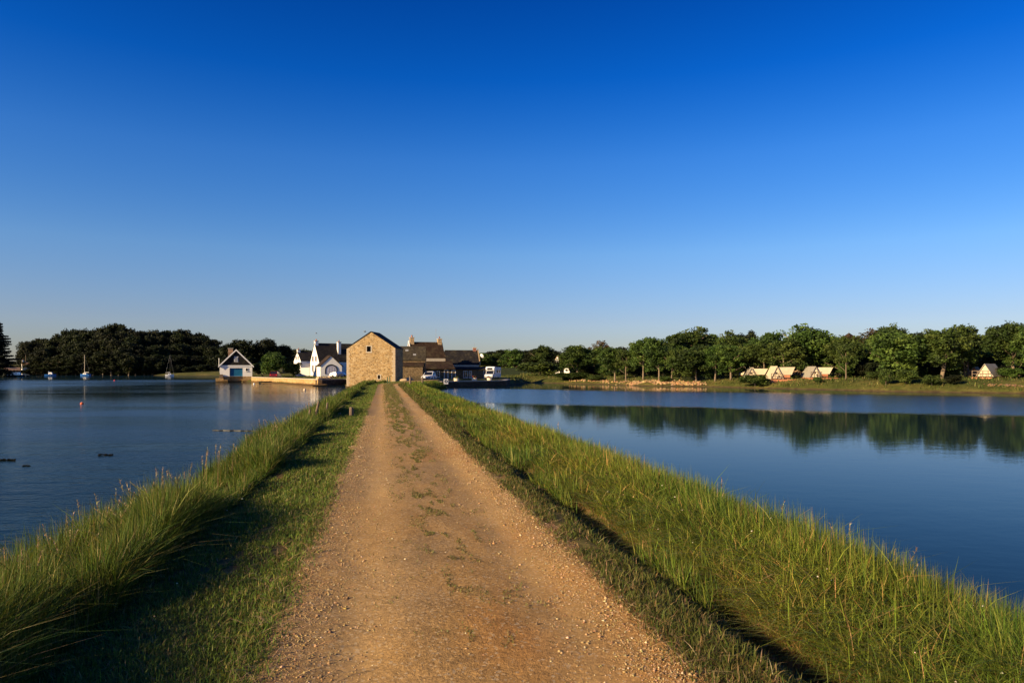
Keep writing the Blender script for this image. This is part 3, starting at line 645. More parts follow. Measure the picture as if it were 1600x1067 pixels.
for a in [
  ('round0', 803, 175, 546, 15, 'small round green tree just right of the motorhome behind the dark hedge'),
  ('round1', 843, 175, 541, 17, 'ragged topped tree behind the pale round bush left of the tiny white house'),
  ('round2', 903, 146, 541, 24, 'full green tree directly right of the tiny white house'),
  ('brown', 934, 160, 534, 17, 'thin brownish tree rising above its neighbours right of the tiny white house'),
  ('round0', 961, 131, 544, 20, 'green tree on three pale bare trunks at the start of the rocky bank'),
  ('round1', 978, 128, 546, 15, 'narrow green tree left of the heap of orange boulders'),
  ('round2', 1005, 126, 529, 21, 'bushy olive tree above the left end of the orange boulders'),
  ('round0', 1030, 122, 529, 19, 'tree with a forked pale trunk behind the middle of the orange boulders'),
  ('round1', 1049, 120, 545, 14, 'smaller tree on a slanting orange lit trunk behind the orange boulders'),
  ('wide0', 1073, 150, 514, 36, 'tallest broad dome shaped tree behind the orange boulders'),
  ('low0', 1088, 117, 541, 27, 'dense tree with foliage down to the ground at the right end of the orange boulders'),
  ('round2', 1117, 116, 540, 18, 'round tree on a slim straight trunk just right of the dense low tree'),
  ('round0', 1142, 114, 540, 20, 'dark round tree on a thin trunk between the slim tree and the first tent'),
  ('wide1', 1112, 165, 523, 22, 'rounded tree top showing behind the slim trunked tree'),
  ('wide0', 1139, 165, 520, 24, 'second rounded tree top behind, right of the first'),
  ('dark0', 1175, 185, 518, 13, 'black pine crown poking above the tree line left of the tents'),
  ('dark1', 1158, 180, 523, 14, 'low dark tree top beside the black pine crown'),
  ('low1', 1168, 118, 543, 24, 'yellowish green tree directly above the leftmost tent'),
  ('round1', 1196, 114, 537, 26, 'broad green tree standing between the leftmost and second tents'),
  ('wide1', 1206, 150, 520, 26, 'olive domed tree top behind the second tent'),
  ('round2', 1226, 111, 530, 25, 'green tree hanging over the second tent'),
  ('wide0', 1260, 114, 511, 37, 'biggest green tree, towering above the large white fronted tent'),
  ('round0', 1312, 108, 527, 26, 'round tree right of the large white fronted tent below the pointed tower'),
  ('round1', 1322, 100, 538, 14, 'small ivy clad tree on a pale trunk below the pointed tower'),
  ('brown', 1350, 140, 516, 30, 'copper brown tree right of the pointed tower'),
  ('wide1', 1386, 128, 511, 27, 'feathery topped tree between the copper tree and the big low green one'),
  ('low0', 1402, 98, 516, 38, 'large light green tree with foliage low over the clipped bush'),
  ('dark0', 1434, 118, 521, 19, 'dark tree in the gap right of the large light green tree'),
  ('round2', 1470, 96, 515, 32, 'tall tree with a pale leaning trunk left of the rightmost tent'),
  ('round0', 1512, 104, 510, 27, 'tree with two tufts on top behind the rightmost tent'),
  ('round1', 1508, 99, 537, 20, 'low tree on an ivy covered trunk just left of the rightmost tent'),
  ('dark1', 1546, 112, 519, 18, 'dark tree top right behind the rightmost tent'),
  ('wide1', 1583, 92, 506, 34, 'big tree at the right edge of the picture'),
  ('low1', 1622, 88, 500, 32, 'tree cut off by the right border of the picture'),
]: plant(a[0], a[1], a[2], a[3], a[4], a[5], group=g1)
g2 = 'backmost trees on the right'
for px in range(812, 1640, 24):
    p = px + random.uniform(-6, 6); top = 547 if px < 900 else (541 if px < 1000 else (533 if px < 1100 else 529))
    plant(random.choice(['dark0', 'dark1', 'wide0']), p, 190 + random.uniform(-10, 25), top + random.uniform(-2, 5), 19, 'tree of the dim back row filling the gaps behind the shoreline trees', group=g2)
for a in [
  ('bush', 845, 158, 566, 24, 'pale green round bush at the water meadow left of the tiny white house', 'bush'),
  ('bush', 893, 144, 582, 24, 'low spreading bush in front of the tiny white house', 'bush'),
  ('bush', 930, 137, 586, 12, 'small bush beside the sparse orange rocks', 'bush'),
  ('bush', 1040, 119, 588, 8, 'little round shrub on the bank between two orange lit trunks', 'bush'),
  ('bush', 1180, 106, 586, 17, 'rough hedge like bush along the bank below the leftmost tent', 'bush'),
  ('bush', 1364, 97, 581, 10, 'neatly rounded shrub on the lawn left of the upright dark shrub', 'bush'),
  ('bush', 1384, 91, 577, 8, 'upright dark shrub under the large light green tree', 'bush'),
  ('bush', 1416, 90, 578, 15, 'big dark shrub spreading toward the water beneath the large light green tree', 'bush'),
  ('bush', 1456, 88, 586, 11, 'grey green shrub on the bank below the leaning trunk', 'bush'),
  ('darkbush', 1488, 87.5, 586, 11, 'brownish dark shrub on the bank left of the rightmost tent', 'bush'),
  ('bush', 1277, 100, 589, 6, 'tiny dark shrub in front of the large white fronted tent', 'bush'),
  ('bush', 1580, 92, 575, 14, 'rounded shrub on the lawn right of the rightmost tent', 'bush'),
]: plant(*a, name='bush')
g6 = 'middle row of leafy trees on the far right shore'
for px in range(905, 1640, 21):
    Ysh = np.interp(px, [900, 1000, 1100, 1200, 1300, 1400, 1500, 1600], [140, 120, 114, 104, 95, 88, 84, 81])
    top = np.interp(px, [900, 1000, 1100, 1200, 1300, 1400, 1500, 1600], [549, 541, 541, 540, 538, 530, 530, 526])
    plant(random.choice(['low0', 'low1', 'round0', 'round2']), px + random.uniform(-6, 6), Ysh + 24 + random.uniform(-3, 6), top + random.uniform(-5, 6), random.uniform(15, 22), 'leafy tree of the middle row, standing behind the tents and the front shoreline trees', group=g6)
g5 = 'dark undergrowth behind the shoreline trees'
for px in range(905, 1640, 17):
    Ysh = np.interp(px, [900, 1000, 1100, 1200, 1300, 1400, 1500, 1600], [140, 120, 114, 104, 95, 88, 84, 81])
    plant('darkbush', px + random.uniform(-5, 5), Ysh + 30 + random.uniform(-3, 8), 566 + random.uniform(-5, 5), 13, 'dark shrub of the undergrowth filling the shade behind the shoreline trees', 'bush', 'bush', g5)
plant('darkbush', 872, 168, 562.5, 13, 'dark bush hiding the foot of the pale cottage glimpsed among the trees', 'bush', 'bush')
for px in range(905, 1640, 13):
    if 1150 < px < 1310 or 1500 < px < 1562: continue
    Ysh = np.interp(px, [900, 1000, 1100, 1200, 1300, 1400, 1500, 1600], [140, 120, 114, 104, 95, 88, 84, 81])
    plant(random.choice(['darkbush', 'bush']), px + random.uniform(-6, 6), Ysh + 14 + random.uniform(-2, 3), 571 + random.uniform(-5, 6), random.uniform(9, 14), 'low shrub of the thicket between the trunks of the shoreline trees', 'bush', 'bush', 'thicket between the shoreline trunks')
# hamlet and left side
for a in [
  ('low0', 430, 158, 551, 19, 'round leafy tree on the lawn between the boathouse and the small white house'),
  ('low1', 410, 168, 565, 13, 'small yellowish tree right behind the boathouse'),
  ('bush', 457, 162, 567, 11, 'loose bush left of the small white house', 'bush'),
  ('dark0', 372, 235, 532, 28, 'rounded dark tree rising behind the boathouse chimney'),
  ('dark1', 415, 240, 531, 17, 'flat crowned tree standing above the dark wood right of the boathouse'),
]: plant(*a, name='bush' if a[-1] == 'bush' else 'tree')
g3 = 'trees of the dark wood behind the hamlet'
for px in list(range(388, 560, 17)) + list(range(630, 830, 17)):
    top = 540 if px < 450 else (546 if px < 640 else 548)
    plant(random.choice(['dark0', 'dark1']), px + random.uniform(-5, 5), 250 + random.uniform(-15, 30), top + random.uniform(-1, 5), 16, 'tree of the dark wood seen over the hamlet roofs', group=g3)
for px in range(700, 830, 15):
    plant(random.choice(R3), px, 205 + random.uniform(-8, 8), 550 + random.uniform(-2, 4), 13, 'tree of the green row behind the slate roofed house and motorhome', group='green trees behind the motorhome')
# wooded hill on the far left
ridge = [(36, 537), (45, 535), (60, 530), (75, 528), (90, 523), (105, 516), (130, 514), (160, 512), (180, 508), (200, 512), (210, 518), (225, 519), (250, 517), (290, 517), (302, 520), (320, 524), (335, 531), (347, 539)]
rp = np.array(ridge, float); g4 = 'trees of the dark wooded hill on the left'
LW = 'tree of the dense dark wood covering the far left shore'
for row, (dy, Yoff, step) in enumerate([(0, 62, 11), (8, 40, 12), (22, 22, 13), (38, 9, 13)]):
    x = 40 + row * 4
    while x < 338:
        sh = np.interp(x, [40, 200, 240, 262, 320, 345], [345, 340, 345, 356, 366, 366])
        top = np.interp(x, rp[:, 0], rp[:, 1]) + dy * np.interp(x, [40, 110, 300, 345], [.6, 1, 1, .5]) + random.uniform(-1.5, 3.5)
        plant(random.choice(['dark0', 'dark1', 'dark0', 'umbrella'] if row == 0 else ['dark0', 'dark1', 'dark1']), x, sh + Yoff, min(top, 578), random.uniform(11, 17), LW, group=g4)
        x += step * random.uniform(.8, 1.2)
for px in range(238, 345, 11):
    plant('darkbush', px + random.uniform(-3, 3), 352 + random.uniform(0, 8), 572 + random.uniform(-3, 4), 8, 'low scrub bush along the far sandy beach left of the boathouse', 'bush', 'bush', 'scrub along the far beach')
for px in range(42, 236, 8):
    plant('darkbush', px + random.uniform(-3, 3), 352 + random.uniform(-2, 2), 578 + random.uniform(-5, 2), 9, 'dark shrub overhanging the water at the foot of the wooded hill', 'bush', 'bush', 'shrubs at the foot of the wooded hill')
plant('umbrella', 181, 404, 506, 9, 'umbrella pine with an open curved top on the highest point of the wooded hill')
plant('umbrella', 40, 356, 534, 6, 'small pine at the left tip of the wooded hill')
# dark cypress at the left edge: tiers of horizontal boughs
def cypress(px, Y, topy, label):
    rng = np.random.default_rng(5); X = gx(px, Y); z = lz(X, Y); H = gz(topy, Y) - z
    o = thing('conifer', label, 'tree', (X, Y, z)); cs = []; rs = []; tb = MB(); tb.tube([(0, 0, -.5), (0, 0, H * .5), (0, 0, H)], [.5, .35, .05], 8)
    for k in range(24):
        zz = H * (.04 + .95 * (k + rng.uniform(-.3, .3)) / 23.3); R = (1 - k / 23) ** .75 * 9.4 * rng.uniform(.62, 1.12) + .5
        for j in range(11):
            a = rng.uniform(0, 6.28); L = R * rng.uniform(.7, 1.05); tb.tube([(0, 0, zz - .3), (math.cos(a) * L * .9, math.sin(a) * L * .9, zz + .25)], [.1, .02], 4)
            for s in np.linspace(.15, 1, 8): cs.append((math.cos(a) * L * s, math.sin(a) * L * s, zz + .3 * s + (rng.normal(0, .3) if s < .62 else 0))); rs.append(1.25 if s < .62 else .75 * (1.15 - s) + .28)
    q, f, c = leaf_cloud(np.array(cs), np.array(rs), 26, .34, PINE, rng, .5)
    np_mesh('crown', q, [f], 'leaf', c, parent=o); tb.build('trunk', 'bark', o)
cypress(-8, 264, 497, 'near black conifer with layered boughs at the left edge of the picture')
# clipped hedge behind the motorhome
hb = MB(); A = (gx(779, 172), 172); B = (gx(830, 172), 172); hb.box(A[0], B[0], 171.4, 173, lz(A[0], 172) - .3, gz(575, 172)); hd = hb.build('hedge', painted('clipped_hedge', (.016, .026, .01), .6, 4, .9), None, .12)
tag(hd, 'long dark clipped hedge behind and right of the motorhome', 'hedge')

# ------------------------------------------------------------------ buildings
def fbox(mb, face, w, L, u0, u1, z0, z1, d0, d1):
    if face == 'front': mb.box(u0, u1, -d1, -d0, z0, z1)
    elif face == 'left': mb.box(-w / 2 - d1, -w / 2 - d0, u0, u1, z0, z1)
    elif face == 'right': mb.box(w / 2 + d0, w / 2 + d1, u0, u1, z0, z1)
    else: mb.box(u0, u1, L + d0, L + d1, z0, z1)
def window(root, face, w, L, u0, u1, z0, z1, fm='trim', pane='glass', name='window', bars=1, t=.07, sill=True):
    fr = MB(); fbox(fr, face, w, L, u0 - t, u0, z0 - t, z1 + t, .0, .07); fbox(fr, face, w, L, u1, u1 + t, z0 - t, z1 + t, .0, .07)
    fbox(fr, face, w, L, u0, u1, z1, z1 + t, .0, .07); fbox(fr, face, w, L, u0, u1, z0 - t, z0, .0, .07)
    for k in range(1, bars + 1):
        c = u0 + (u1 - u0) * k / (bars + 1); fbox(fr, face, w, L, c - .02, c + .02, z0, z1, .02, .05)
    o = fr.build(name, fm, root)
    p = MB(); fbox(p, face, w, L, u0, u1, z0, z1, .004, .018); p.build('pane', pane, o)
    if sill and name == 'window': s = MB(); fbox(s, face, w, L, u0 - .12, u1 + .12, z0 - t - .06, z0 - t - .002, 0, .13); s.build('sill', fm, o)
    return o
def gable(root, w, L, eave, ridge, wall, roof, over=.22, thick=.12, holes=(), rake=.12, base=-1.2, roof_name='roof', trim=None):
    """gabled block in local metres: gable front on y=0 facing -y; holes are openings in the front wall"""
    outline = [(-w / 2, base), (w / 2, base), (w / 2, eave), (0, ridge), (-w / 2, eave)]
    bm = bmesh.new(); fe = []
    def loop(pts, y):
        vs = [bm.verts.new((x, y, z)) for x, z in pts]
        return vs, [bm.edges.new((vs[i], vs[(i + 1) % len(vs)])) for i in range(len(vs))]
    fv, e = loop(outline, 0); fe += e; hv = []
    for (a, b, c, d, dep) in holes:
        v_, e = loop([(a, c), (b, c), (b, d), (a, d)], 0); fe += e; hv.append((v_, dep))
    if holes: bmesh.ops.triangle_fill(bm, use_beauty=True, edges=fe)
    else: bm.faces.new(fv)
    bv = [bm.verts.new((x, L, z)) for x, z in outline]; bm.faces.new(bv[::-1])
    for i in (0, 1, 4): j = (i + 1) % 5; bm.faces.new((fv[i], fv[j], bv[j], bv[i]))
    for i in (2, 3): j = (i + 1) % 5; bm.faces.new((fv[i], fv[j], bv[j], bv[i]))
    for v_, dep in hv:
        back = [bm.verts.new((v.co.x, dep, v.co.z)) for v in v_]
        for i in range(4): j = (i + 1) % 4; bm.faces.new((v_[i], v_[j], back[j], back[i]))
    bmesh.ops.recalc_face_normals(bm, faces=bm.faces)
    me = bpy.data.meshes.new('wall'); bm.to_mesh(me); bm.free(); me.materials.append(M[wall])
    wo = bpy.data.objects.new('wall', me); C.objects.link(wo); wo.parent = root
    for (a, b, c, d, dep) in holes: MB().box(a - .05, b + .05, dep - .02, dep + .05, c - .05, d + .05).build('pane', 'dark', root)
    s = (ridge - eave) / (w / 2); g = .012; n = math.hypot(1, s); tz = thick * n; ex = w / 2 + over
    poly = [(-ex, eave - over * s + g), (0, ridge + g), (ex, eave - over * s + g), (ex, eave - over * s + g + tz), (0, ridge + g + tz), (-ex, eave - over * s + g + tz)]
    ro = MB().prism(poly, -rake, L + rake).build(roof_name, roof, root)
    if trim:
        poly2 = [(-ex - .02, eave - over * s - .16), (0, ridge - .16 + g), (ex + .02, eave - over * s - .16), (ex + .02, eave - over * s + tz + .02), (0, ridge + g + tz + .02), (-ex - .02, eave - over * s + tz + .02)]
        MB().prism(poly2, -rake - .09, -rake - .003).build('bargeboard', trim, root)
    return wo, ro
def chimney(parent, x, y, z0, z1, sx, sy, mat, pots=1, cap='coping'):
    b = MB().box(x - sx / 2, x + sx / 2, y - sy / 2, y + sy / 2, z0, z1).build('chimney', mat, parent)
    MB().box(x - sx / 2 - .08, x + sx / 2 + .08, y - sy / 2 - .08, y + sy / 2 + .08, z1 + .003, z1 + .16).build('chimney_cap', cap, b)
    for k in range(pots): MB().lathe([(.14, 0), (.11, .35), (.13, .4)], 10, (x + (k - (pots - 1) / 2) * .4, y, z1 + .16)).build('chimney_pot', 'brick', b)
    return b
RZ = math.radians
# --- tide mill
Ym = 102; xm = gx(579.5, Ym); z0 = 0
th = RZ(-5); mill = thing('tide_mill', 'tall ochre rubble stone mill with a slate gable roof at the end of the track', 'mill', (xm, Ym, 0), th)
wM = hw(77, Ym) / math.cos(th); eM = gz(544, Ym); rM = gz(518.5, Ym)
k = Ym / F
gable(mill, wM, 4.6, eM, rM, 'mill', 'slate', .08, .06, [(-.62, .0, gz(549.5, Ym), gz(541, Ym), .45), (1.02, 1.38, gz(592, Ym), gz(586, Ym), .35)], .1)
q = MB(); a0, a1, c0, c1 = -.62, 0, gz(549.5, Ym), gz(541, Ym)
q.box(a1, a1 + .14, -.03, .1, c0, c1).box(a0 - .1, a0, -.03, .1, c0, c1).box(a0 - .12, a1 + .16, -.04, .12, c0 - .16, c0).box(a0 - .12, a1 + .16, -.03, .1, c1, c1 + .12); q.build('window_surround', 'coping', mill)
q = MB(); a0, a1, c0, c1 = 1.02, 1.38, gz(592, Ym), gz(586, Ym)
q.box(a1, a1 + .12, -.03, .1, c0, c1).box(a0 - .1, a0, -.03, .1, c0, c1).box(a0 - .12, a1 + .14, -.04, .12, c0 - .1, c0).box(a0 - .12, a1 + .14, -.03, .1, c1, c1 + .1); q.build('window_surround', 'coping', mill)
qn = MB()
for i in range(16):
    for sx in (-1, 1):
        l = .5 if (i + (sx > 0)) % 2 else .32; xx = sx * wM / 2
        qn.box(min(xx + sx * .02, xx - sx * l), max(xx + sx * .02, xx - sx * l), -.018, .4, .35 + i * .345, .35 + i * .345 + .32)
M['quoin'] = painted('dressed_granite', (.4, .31, .2), .3, 3, .9)
qn.build('corner_stones', 'quoin', mill)
# --- low range joining mill and stone house
cr = thing('stone_outbuilding', 'low brown stone outbuilding between the mill and the two chimney house', 'outbuilding', (gx(616, 115), 118.6, 0), RZ(-84))
gable(cr, 5.0, 4.6, gz(562, 116), gz(542.5, 118.6), 'rubble', 'thinroof', .15, .12)
ln = MB(); ln.prism([(2.5, gz(567, 115)), (4.3, gz(573, 114)), (4.3, gz(573, 114) + .14), (2.5, gz(567, 115) + .14)], .2, 4.4); ln.build('lean_to_roof', 'brownroof', cr)
MB().box(2.51, 4.2, .4, 4.25, -.5, gz(573.6, 114)).build('lean_to_wall', 'rubble', cr)
for (yy, zz) in ((1.3, .62), (2.6, .28)):
    zc = gz(562, 116) + (gz(542.5, 118.6) - gz(562, 116)) * zz; xr = 2.5 * (1 - zz)
    MB().prism([(xr - .25, zc + .34), (xr + .3, zc - .32), (xr + .36, zc - .24), (xr - .2, zc + .42)], yy, yy + .5).build('skylight', 'metal', cr)
# --- stone house with two chimneys
Yb = 130; xb = gx(640.5, Yb); hb_ = thing('stone_house', 'brown stone house with two chimneys and a long low roof behind the white car', 'house', (xb, Yb, 0), RZ(-74))
wB, LB = 6.4, hw(50, Yb); eB, rB = gz(560, 127), gz(535.5, Yb)
wl, rf = gable(hb_, wB, LB, eB, rB, 'rubble', 'brownroof', .05, .12)
MB().prism([(-wB / 2 - .1, eB - .1), (0, rB + .04), (wB / 2 + .1, eB - .1), (wB / 2 + .1, eB + .34), (0, rB + .42), (-wB / 2 - .1, eB + .34)], -.3, -.125).build('gable_coping', 'white', hb_)
chimney(rf, 0, .35, rB - .5, rB + .85, 1.1, .7, 'chim', 2); chimney(rf, 0, LB - .4, rB - .5, rB + .65, 1.1, .7, 'chim', 1)
MB().tube([(.2, LB - 1.1, rB), (.2, LB - 1.1, rB + 2.6)], [.03, .02], 5).tube([(-.3, LB - 1.1, rB + 2.5), (.7, LB - 1.1, rB + 2.5)], [.02, .02], 5).tube([(-.2, LB - 1.1, rB + 2.2), (.6, LB - 1.1, rB + 2.2)], [.02, .02], 5).build('aerial', 'metal', rf)
MB().box(wB / 2 + .06, wB / 2 + .2, 0, LB, eB - .55, eB + .02).build('fascia', 'coping', hb_)
ll = gz(577, 123); MB().prism([(wB / 2 + .03, eB - .58), (wB / 2 + 3.8, ll), (wB / 2 + 3.8, ll + .14), (wB / 2 + .03, eB - .44)], -.1, LB + 1.2).build('lean_to_roof', 'brownroof', hb_)
MB().box(wB / 2 + .02, wB / 2 + 3.4, .05, LB + 1.0, -.4, ll - .02).build('lean_to_wall', 'rubble', hb_)
MB().prism([(wB / 2 + .01, ll), (wB / 2 + 3.4, ll - .01), (wB / 2 + .01, eB - .7)], .04, .3).build('lean_to_gable', 'chim', hb_)
wf = 2 * (wB / 2 + 3.4)
for (u0, u1) in ((2.5, 3.3), (3.7, 4.3)): window(hb_, 'right', wf, LB, u0, u1, 1.5, ll - .35, 'trim', 'glass', 'window', 1)
for u0 in (5.25, 6.6): window(hb_, 'right', wf, LB, u0, u0 + .55, 1.0, ll - .22, 'trim', 'wood', 'door', 0, .1)
# --- slate roofed house
Yc = 138; hc_ = thing('slate_house', 'dark slate roofed house with a red brick chimney left of the motorhome', 'house', (gx(695, Yc), Yc + 1, 0), RZ(-80))
wC, LC = 6.6, hw(50, Yc); eC, rC = gz(570, 134), gz(548, Yc)
wl, rf = gable(hc_, wC, LC, eC, rC, 'rubble', 'slate', .08, .12)
chimney(rf, 0, LC - .45, rC - .4, rC + .55, .6, .6, 'brick', 0)
MB().tube([(0, LC - .45, rC + .7), (0, LC - .45, rC + 1.5)], [.03, .02], 5).build('aerial', 'metal', rf)
MB().prism([(-wC / 2 - .1, eC - .05), (0, rC + .04), (wC / 2 + .1, eC - .05), (wC / 2 + .1, eC + .28), (0, rC + .36), (-wC / 2 - .1, eC + .28)], LC + .125, LC + .3).build('gable_coping', 'chim', hc_)
MB().box(wC / 2 + .09, wC / 2 + .25, -.1, LC, eC - .42, eC).build('fascia', 'coping', hc_)
l2 = gz(577.5, 130); MB().prism([(wC / 2 + .02, eC - .45), (wC / 2 + 2.9, l2), (wC / 2 + 2.9, l2 + .13), (wC / 2 + .02, eC - .32)], 1.0, LC + 2.0).build('lean_to_roof', 'slate', hc_)
MB().box(wC / 2 + .015, wC / 2 + 2.6, 1.2, LC + 1.8, -.4, l2 - .02).build('lean_to_wall', 'rubble', hc_)
wf = 2 * (wC / 2 + 2.6)
for (u0, u1) in ((3.0, 3.7), (4.1, 4.5)): window(hc_, 'right', wf, LC, u0, u1, 1.3, l2 - .3, 'trim', 'glass', 'window', 1)
window(hc_, 'right', wf, LC, 6.9, 7.4, .9, l2 - .2, 'tub', 'wood', 'door', 0, .1)
dish = MB().lathe([(.02, -.1), (.3, -.05), (.48, .08), (.46, .09), (.28, -.02), (.02, -.06)], 16).build('satellite_dish', 'trim', hc_)
dish.location = (1.5, LC + .75, gz(556.5, Yc)); dish.rotation_euler = (RZ(-68), 0, RZ(40))
MB().tube([(1.5, LC + .3, gz(556.5, Yc) - .3), (1.5, LC + .72, gz(556.5, Yc))], [.03, .03], 5).build('dish_arm', 'metal', hc_)
# --- tall white house
Yw = 163; xw = gx(485, Yw); zg = 1.6
wh = thing('white_house', 'tall white house with steep slate roof and bright narrow gable left of the mill', 'house', (gx(491.5, 166), 166, 0), RZ(-56))
wW, LW_ = 6.2, 15.0; eW, rW = gz(565, Yw), gz(537.5, 166)
wl, rf = gable(wh, wW, LW_, eW, rW, 'white', 'slate', .06, .14, (), .02)
chimney(rf, 0, .4, rW - .9, gz(533.5, 166), .9, .75, 'white', 2); chimney(rf, 1.5, 5.4, rW - 2.4, gz(534.5, 165), .9, .7, 'white', 1)
for u in (-1.1, 1.1):
    for (za, zb) in ((gz(564, 166), gz(557, 166)), (gz(580, 166), gz(571, 166))):
        window(wh, 'front', wW, LW_, u - .42, u + .42, za, zb, 'lilac', 'glass', 'window', 1)
po = MB().box(3.11, 5.0, 1.6, 5.0, .8, gz(572.5, 160)).build('porch', 'white', wh)
MB().prism([(3.12, gz(571.5, 160) + .35), (5.15, gz(572.4, 160)), (5.15, gz(572.4, 160) + .14), (3.12, gz(571.5, 160) + .5)], 1.45, 5.15).build('porch_roof', 'slate', po)
for yc in (3.65, 4.5):
    f_ = MB().box(yc - .36, yc + .36, 1.55, 1.597, gz(579.5, 160), gz(574.5, 160)).build('window', 'lilac', po)
    MB().box(yc - .28, yc + .28, 1.53, 1.549, gz(579, 160), gz(575, 160)).build('pane', 'glass', f_)
# --- garage wing with an arched door
Yg = 156; xg = gx(517.5, Yg); gr = thing('garage', 'grey shaded gable with an arched double door beside the tall white house', 'garage', (xg, Yg, 0), RZ(24))
wG = hw(27, Yg) / .82; eG, rG = gz(572, Yg), gz(556.5, Yg); gable(gr, wG, 5.5, eG, rG, 'white', 'brownroof', .12, .12, (), .1)
def arch(cx, r, zb, zs, n=12, x=1.0): return [(cx - r, zb)] + [(cx - r * math.cos(math.pi * i / n), zs + r * math.sin(math.pi * i / n) * x) for i in range(n + 1)] + [(cx + r, zb)]
ra = hw(8.2, Yg); zb_, zs_ = gz(584.5, Yg), gz(578, Yg)
ad = MB().prism(arch(0, ra, zb_, zs_, 12, .85), -.06, 0.02).build('arched_door', 'lilac', gr)
ri = arch(0, ra, zb_, zs_, 12, .85); ro_ = arch(0, ra + .2, zb_, zs_, 12, .92); tr = MB()
for i in range(len(ri) - 1):
    (x0, a), (x1, b), (x2, c), (x3, d) = ri[i], ri[i + 1], ro_[i + 1], ro_[i]
    tr.quadbox([(x0, -.1, a), (x1, -.1, b), (x2, -.1, c), (x3, -.1, d), (x0, -.002, a), (x1, -.002, b), (x2, -.002, c), (x3, -.002, d)])
tr.build('door_surround', 'black', ad)
bars = MB()
for xx in (-.6, 0, .6): bars.box(xx - .03, xx + .03, -.085, -.061, zb_, zs_ + .5)
bars.build('door_battens', 'trim', ad)
# --- small white house behind
Ys = 186; sh = thing('small_white_house', 'smaller white gabled house further left behind the low white garden wall', 'house', (gx(464.5, 189), 189, 0), RZ(-57))
wS, LS = 6.4, 11.5; eS, rS = gz(564, Ys), gz(550, 189); wl, rf = gable(sh, wS, LS, eS, rS, 'white', 'slate', .06, .14, (), .02)
chimney(rf, 0, .35, rS - .9, gz(547, 189), .9, .7, 'white', 1)
for u in (-.9, .9):
    window(sh, 'front', wS, LS, u - .38, u + .38, gz(561.5, 188), gz(557, 188), 'lilac', 'glass', 'window', 0)
window(sh, 'front', wS, LS, .3, 1.1, gz(572, 188), gz(567, 188), 'lilac', 'glass', 'window', 0)
an = MB().box(3.22, 5.4, 2.5, 9.5, .8, gz(573, 182)).build('annex', 'white', sh)
MB().prism([(3.22, gz(568.5, 184)), (5.6, gz(573, 182)), (5.6, gz(573, 182) + .14), (3.22, gz(568.5, 184) + .14)], 2.3, 9.7).build('annex_roof', 'pantile', an)
w_ = MB().box(gx(461, 172), gx(461, 172) + .3, 172, 178, .8, gz(574, 172)).box(gx(461, 172) + .302, gx(484, 172), 172, 172.3, .8, gz(574.4, 172)).build('garden_wall', 'white'); tag(w_, 'low white garden wall in front of the small white house', 'wall')
# --- boathouse
Yo = 156.5; bo = thing('boathouse', 'white boathouse with a blue door and dark slate hung gable standing in the water', 'boathouse', (gx(369, Yo), Yo, 0), RZ(21))
wO = hw(44.5, Yo) / math.cos(RZ(25)) * .96; eO, rO = gz(571, Yo), gz(547, Yo); wb = gz(588, Yo)
gable(bo, wO, 8.5, eO, rO, 'white', 'slate', .3, .12, [(-1.35, 1.35, wb + .02, gz(575, Yo), .35)], .28, wb, trim='trim')
sb = MB().box(-wO / 2 - .08, -1.35, -.08, 8.6, -1.5, wb - .004).box(1.35, wO / 2 + .08, -.08, 8.6, -1.5, wb - .004).box(-1.35, 1.35, .5, 8.6, -1.5, wb - .004); sb.build('stone_base', 'quay', bo)
MB().box(-1.34, 1.34, .22, .32, wb + .021, gz(575, Yo) - .003).build('door', 'blue', bo)
s_ = (rO - eO) / (wO / 2); MB().prism([(-wO / 2 + .05, eO + .06), (wO / 2 - .05, eO + .06), (0, rO - .06)], -.05, -.003).build('slate_hanging', 'slate', bo)
MB().box(-wO / 2 - .1, wO / 2 + .1, -.1, -.004, eO - .18, eO + .055).build('band_course', 'trim', bo)
fw = MB().box(-.42, .42, -.1, -.051, gz(565.3, Yo), gz(557, Yo)).build('window', 'trim', bo); MB().box(-.34, .34, -.12, -.101, gz(564.5, Yo), gz(557.6, Yo)).build('pane', 'metal', fw)
window(bo, 'front', wO, 8.5, 2.0, 2.45, gz(579.5, Yo), gz(575.5, Yo), 'trim', 'glass', 'window', 0, .05)
window(bo, 'left', wO, 8.5, 2.0, 2.7, gz(580, Yo), gz(575, Yo), 'trim', 'glass', 'window', 0)
chimney(bo, -1.2, 3.2, rO - 2.2, rO + .35, 1.0, .8, 'pantile', 0); MB().tube([(-wO / 2 - .2, 1.2, eO - .1), (-wO / 2 - .2, 1.2, eO + 1.6)], [.07, .07], 8).build('flue_pipe', 'trim', bo)
jb = MB().box(-2.6, -1.7, -1.3, -.1, -1, .55).box(-4.2, -2.61, -.9, .6, -1, .9).build('landing_steps', 'quay', bo); MB().box(-3.4, -2.7, -.5, -.1, .91, 1.75).build('cabinet', 'wood', bo)
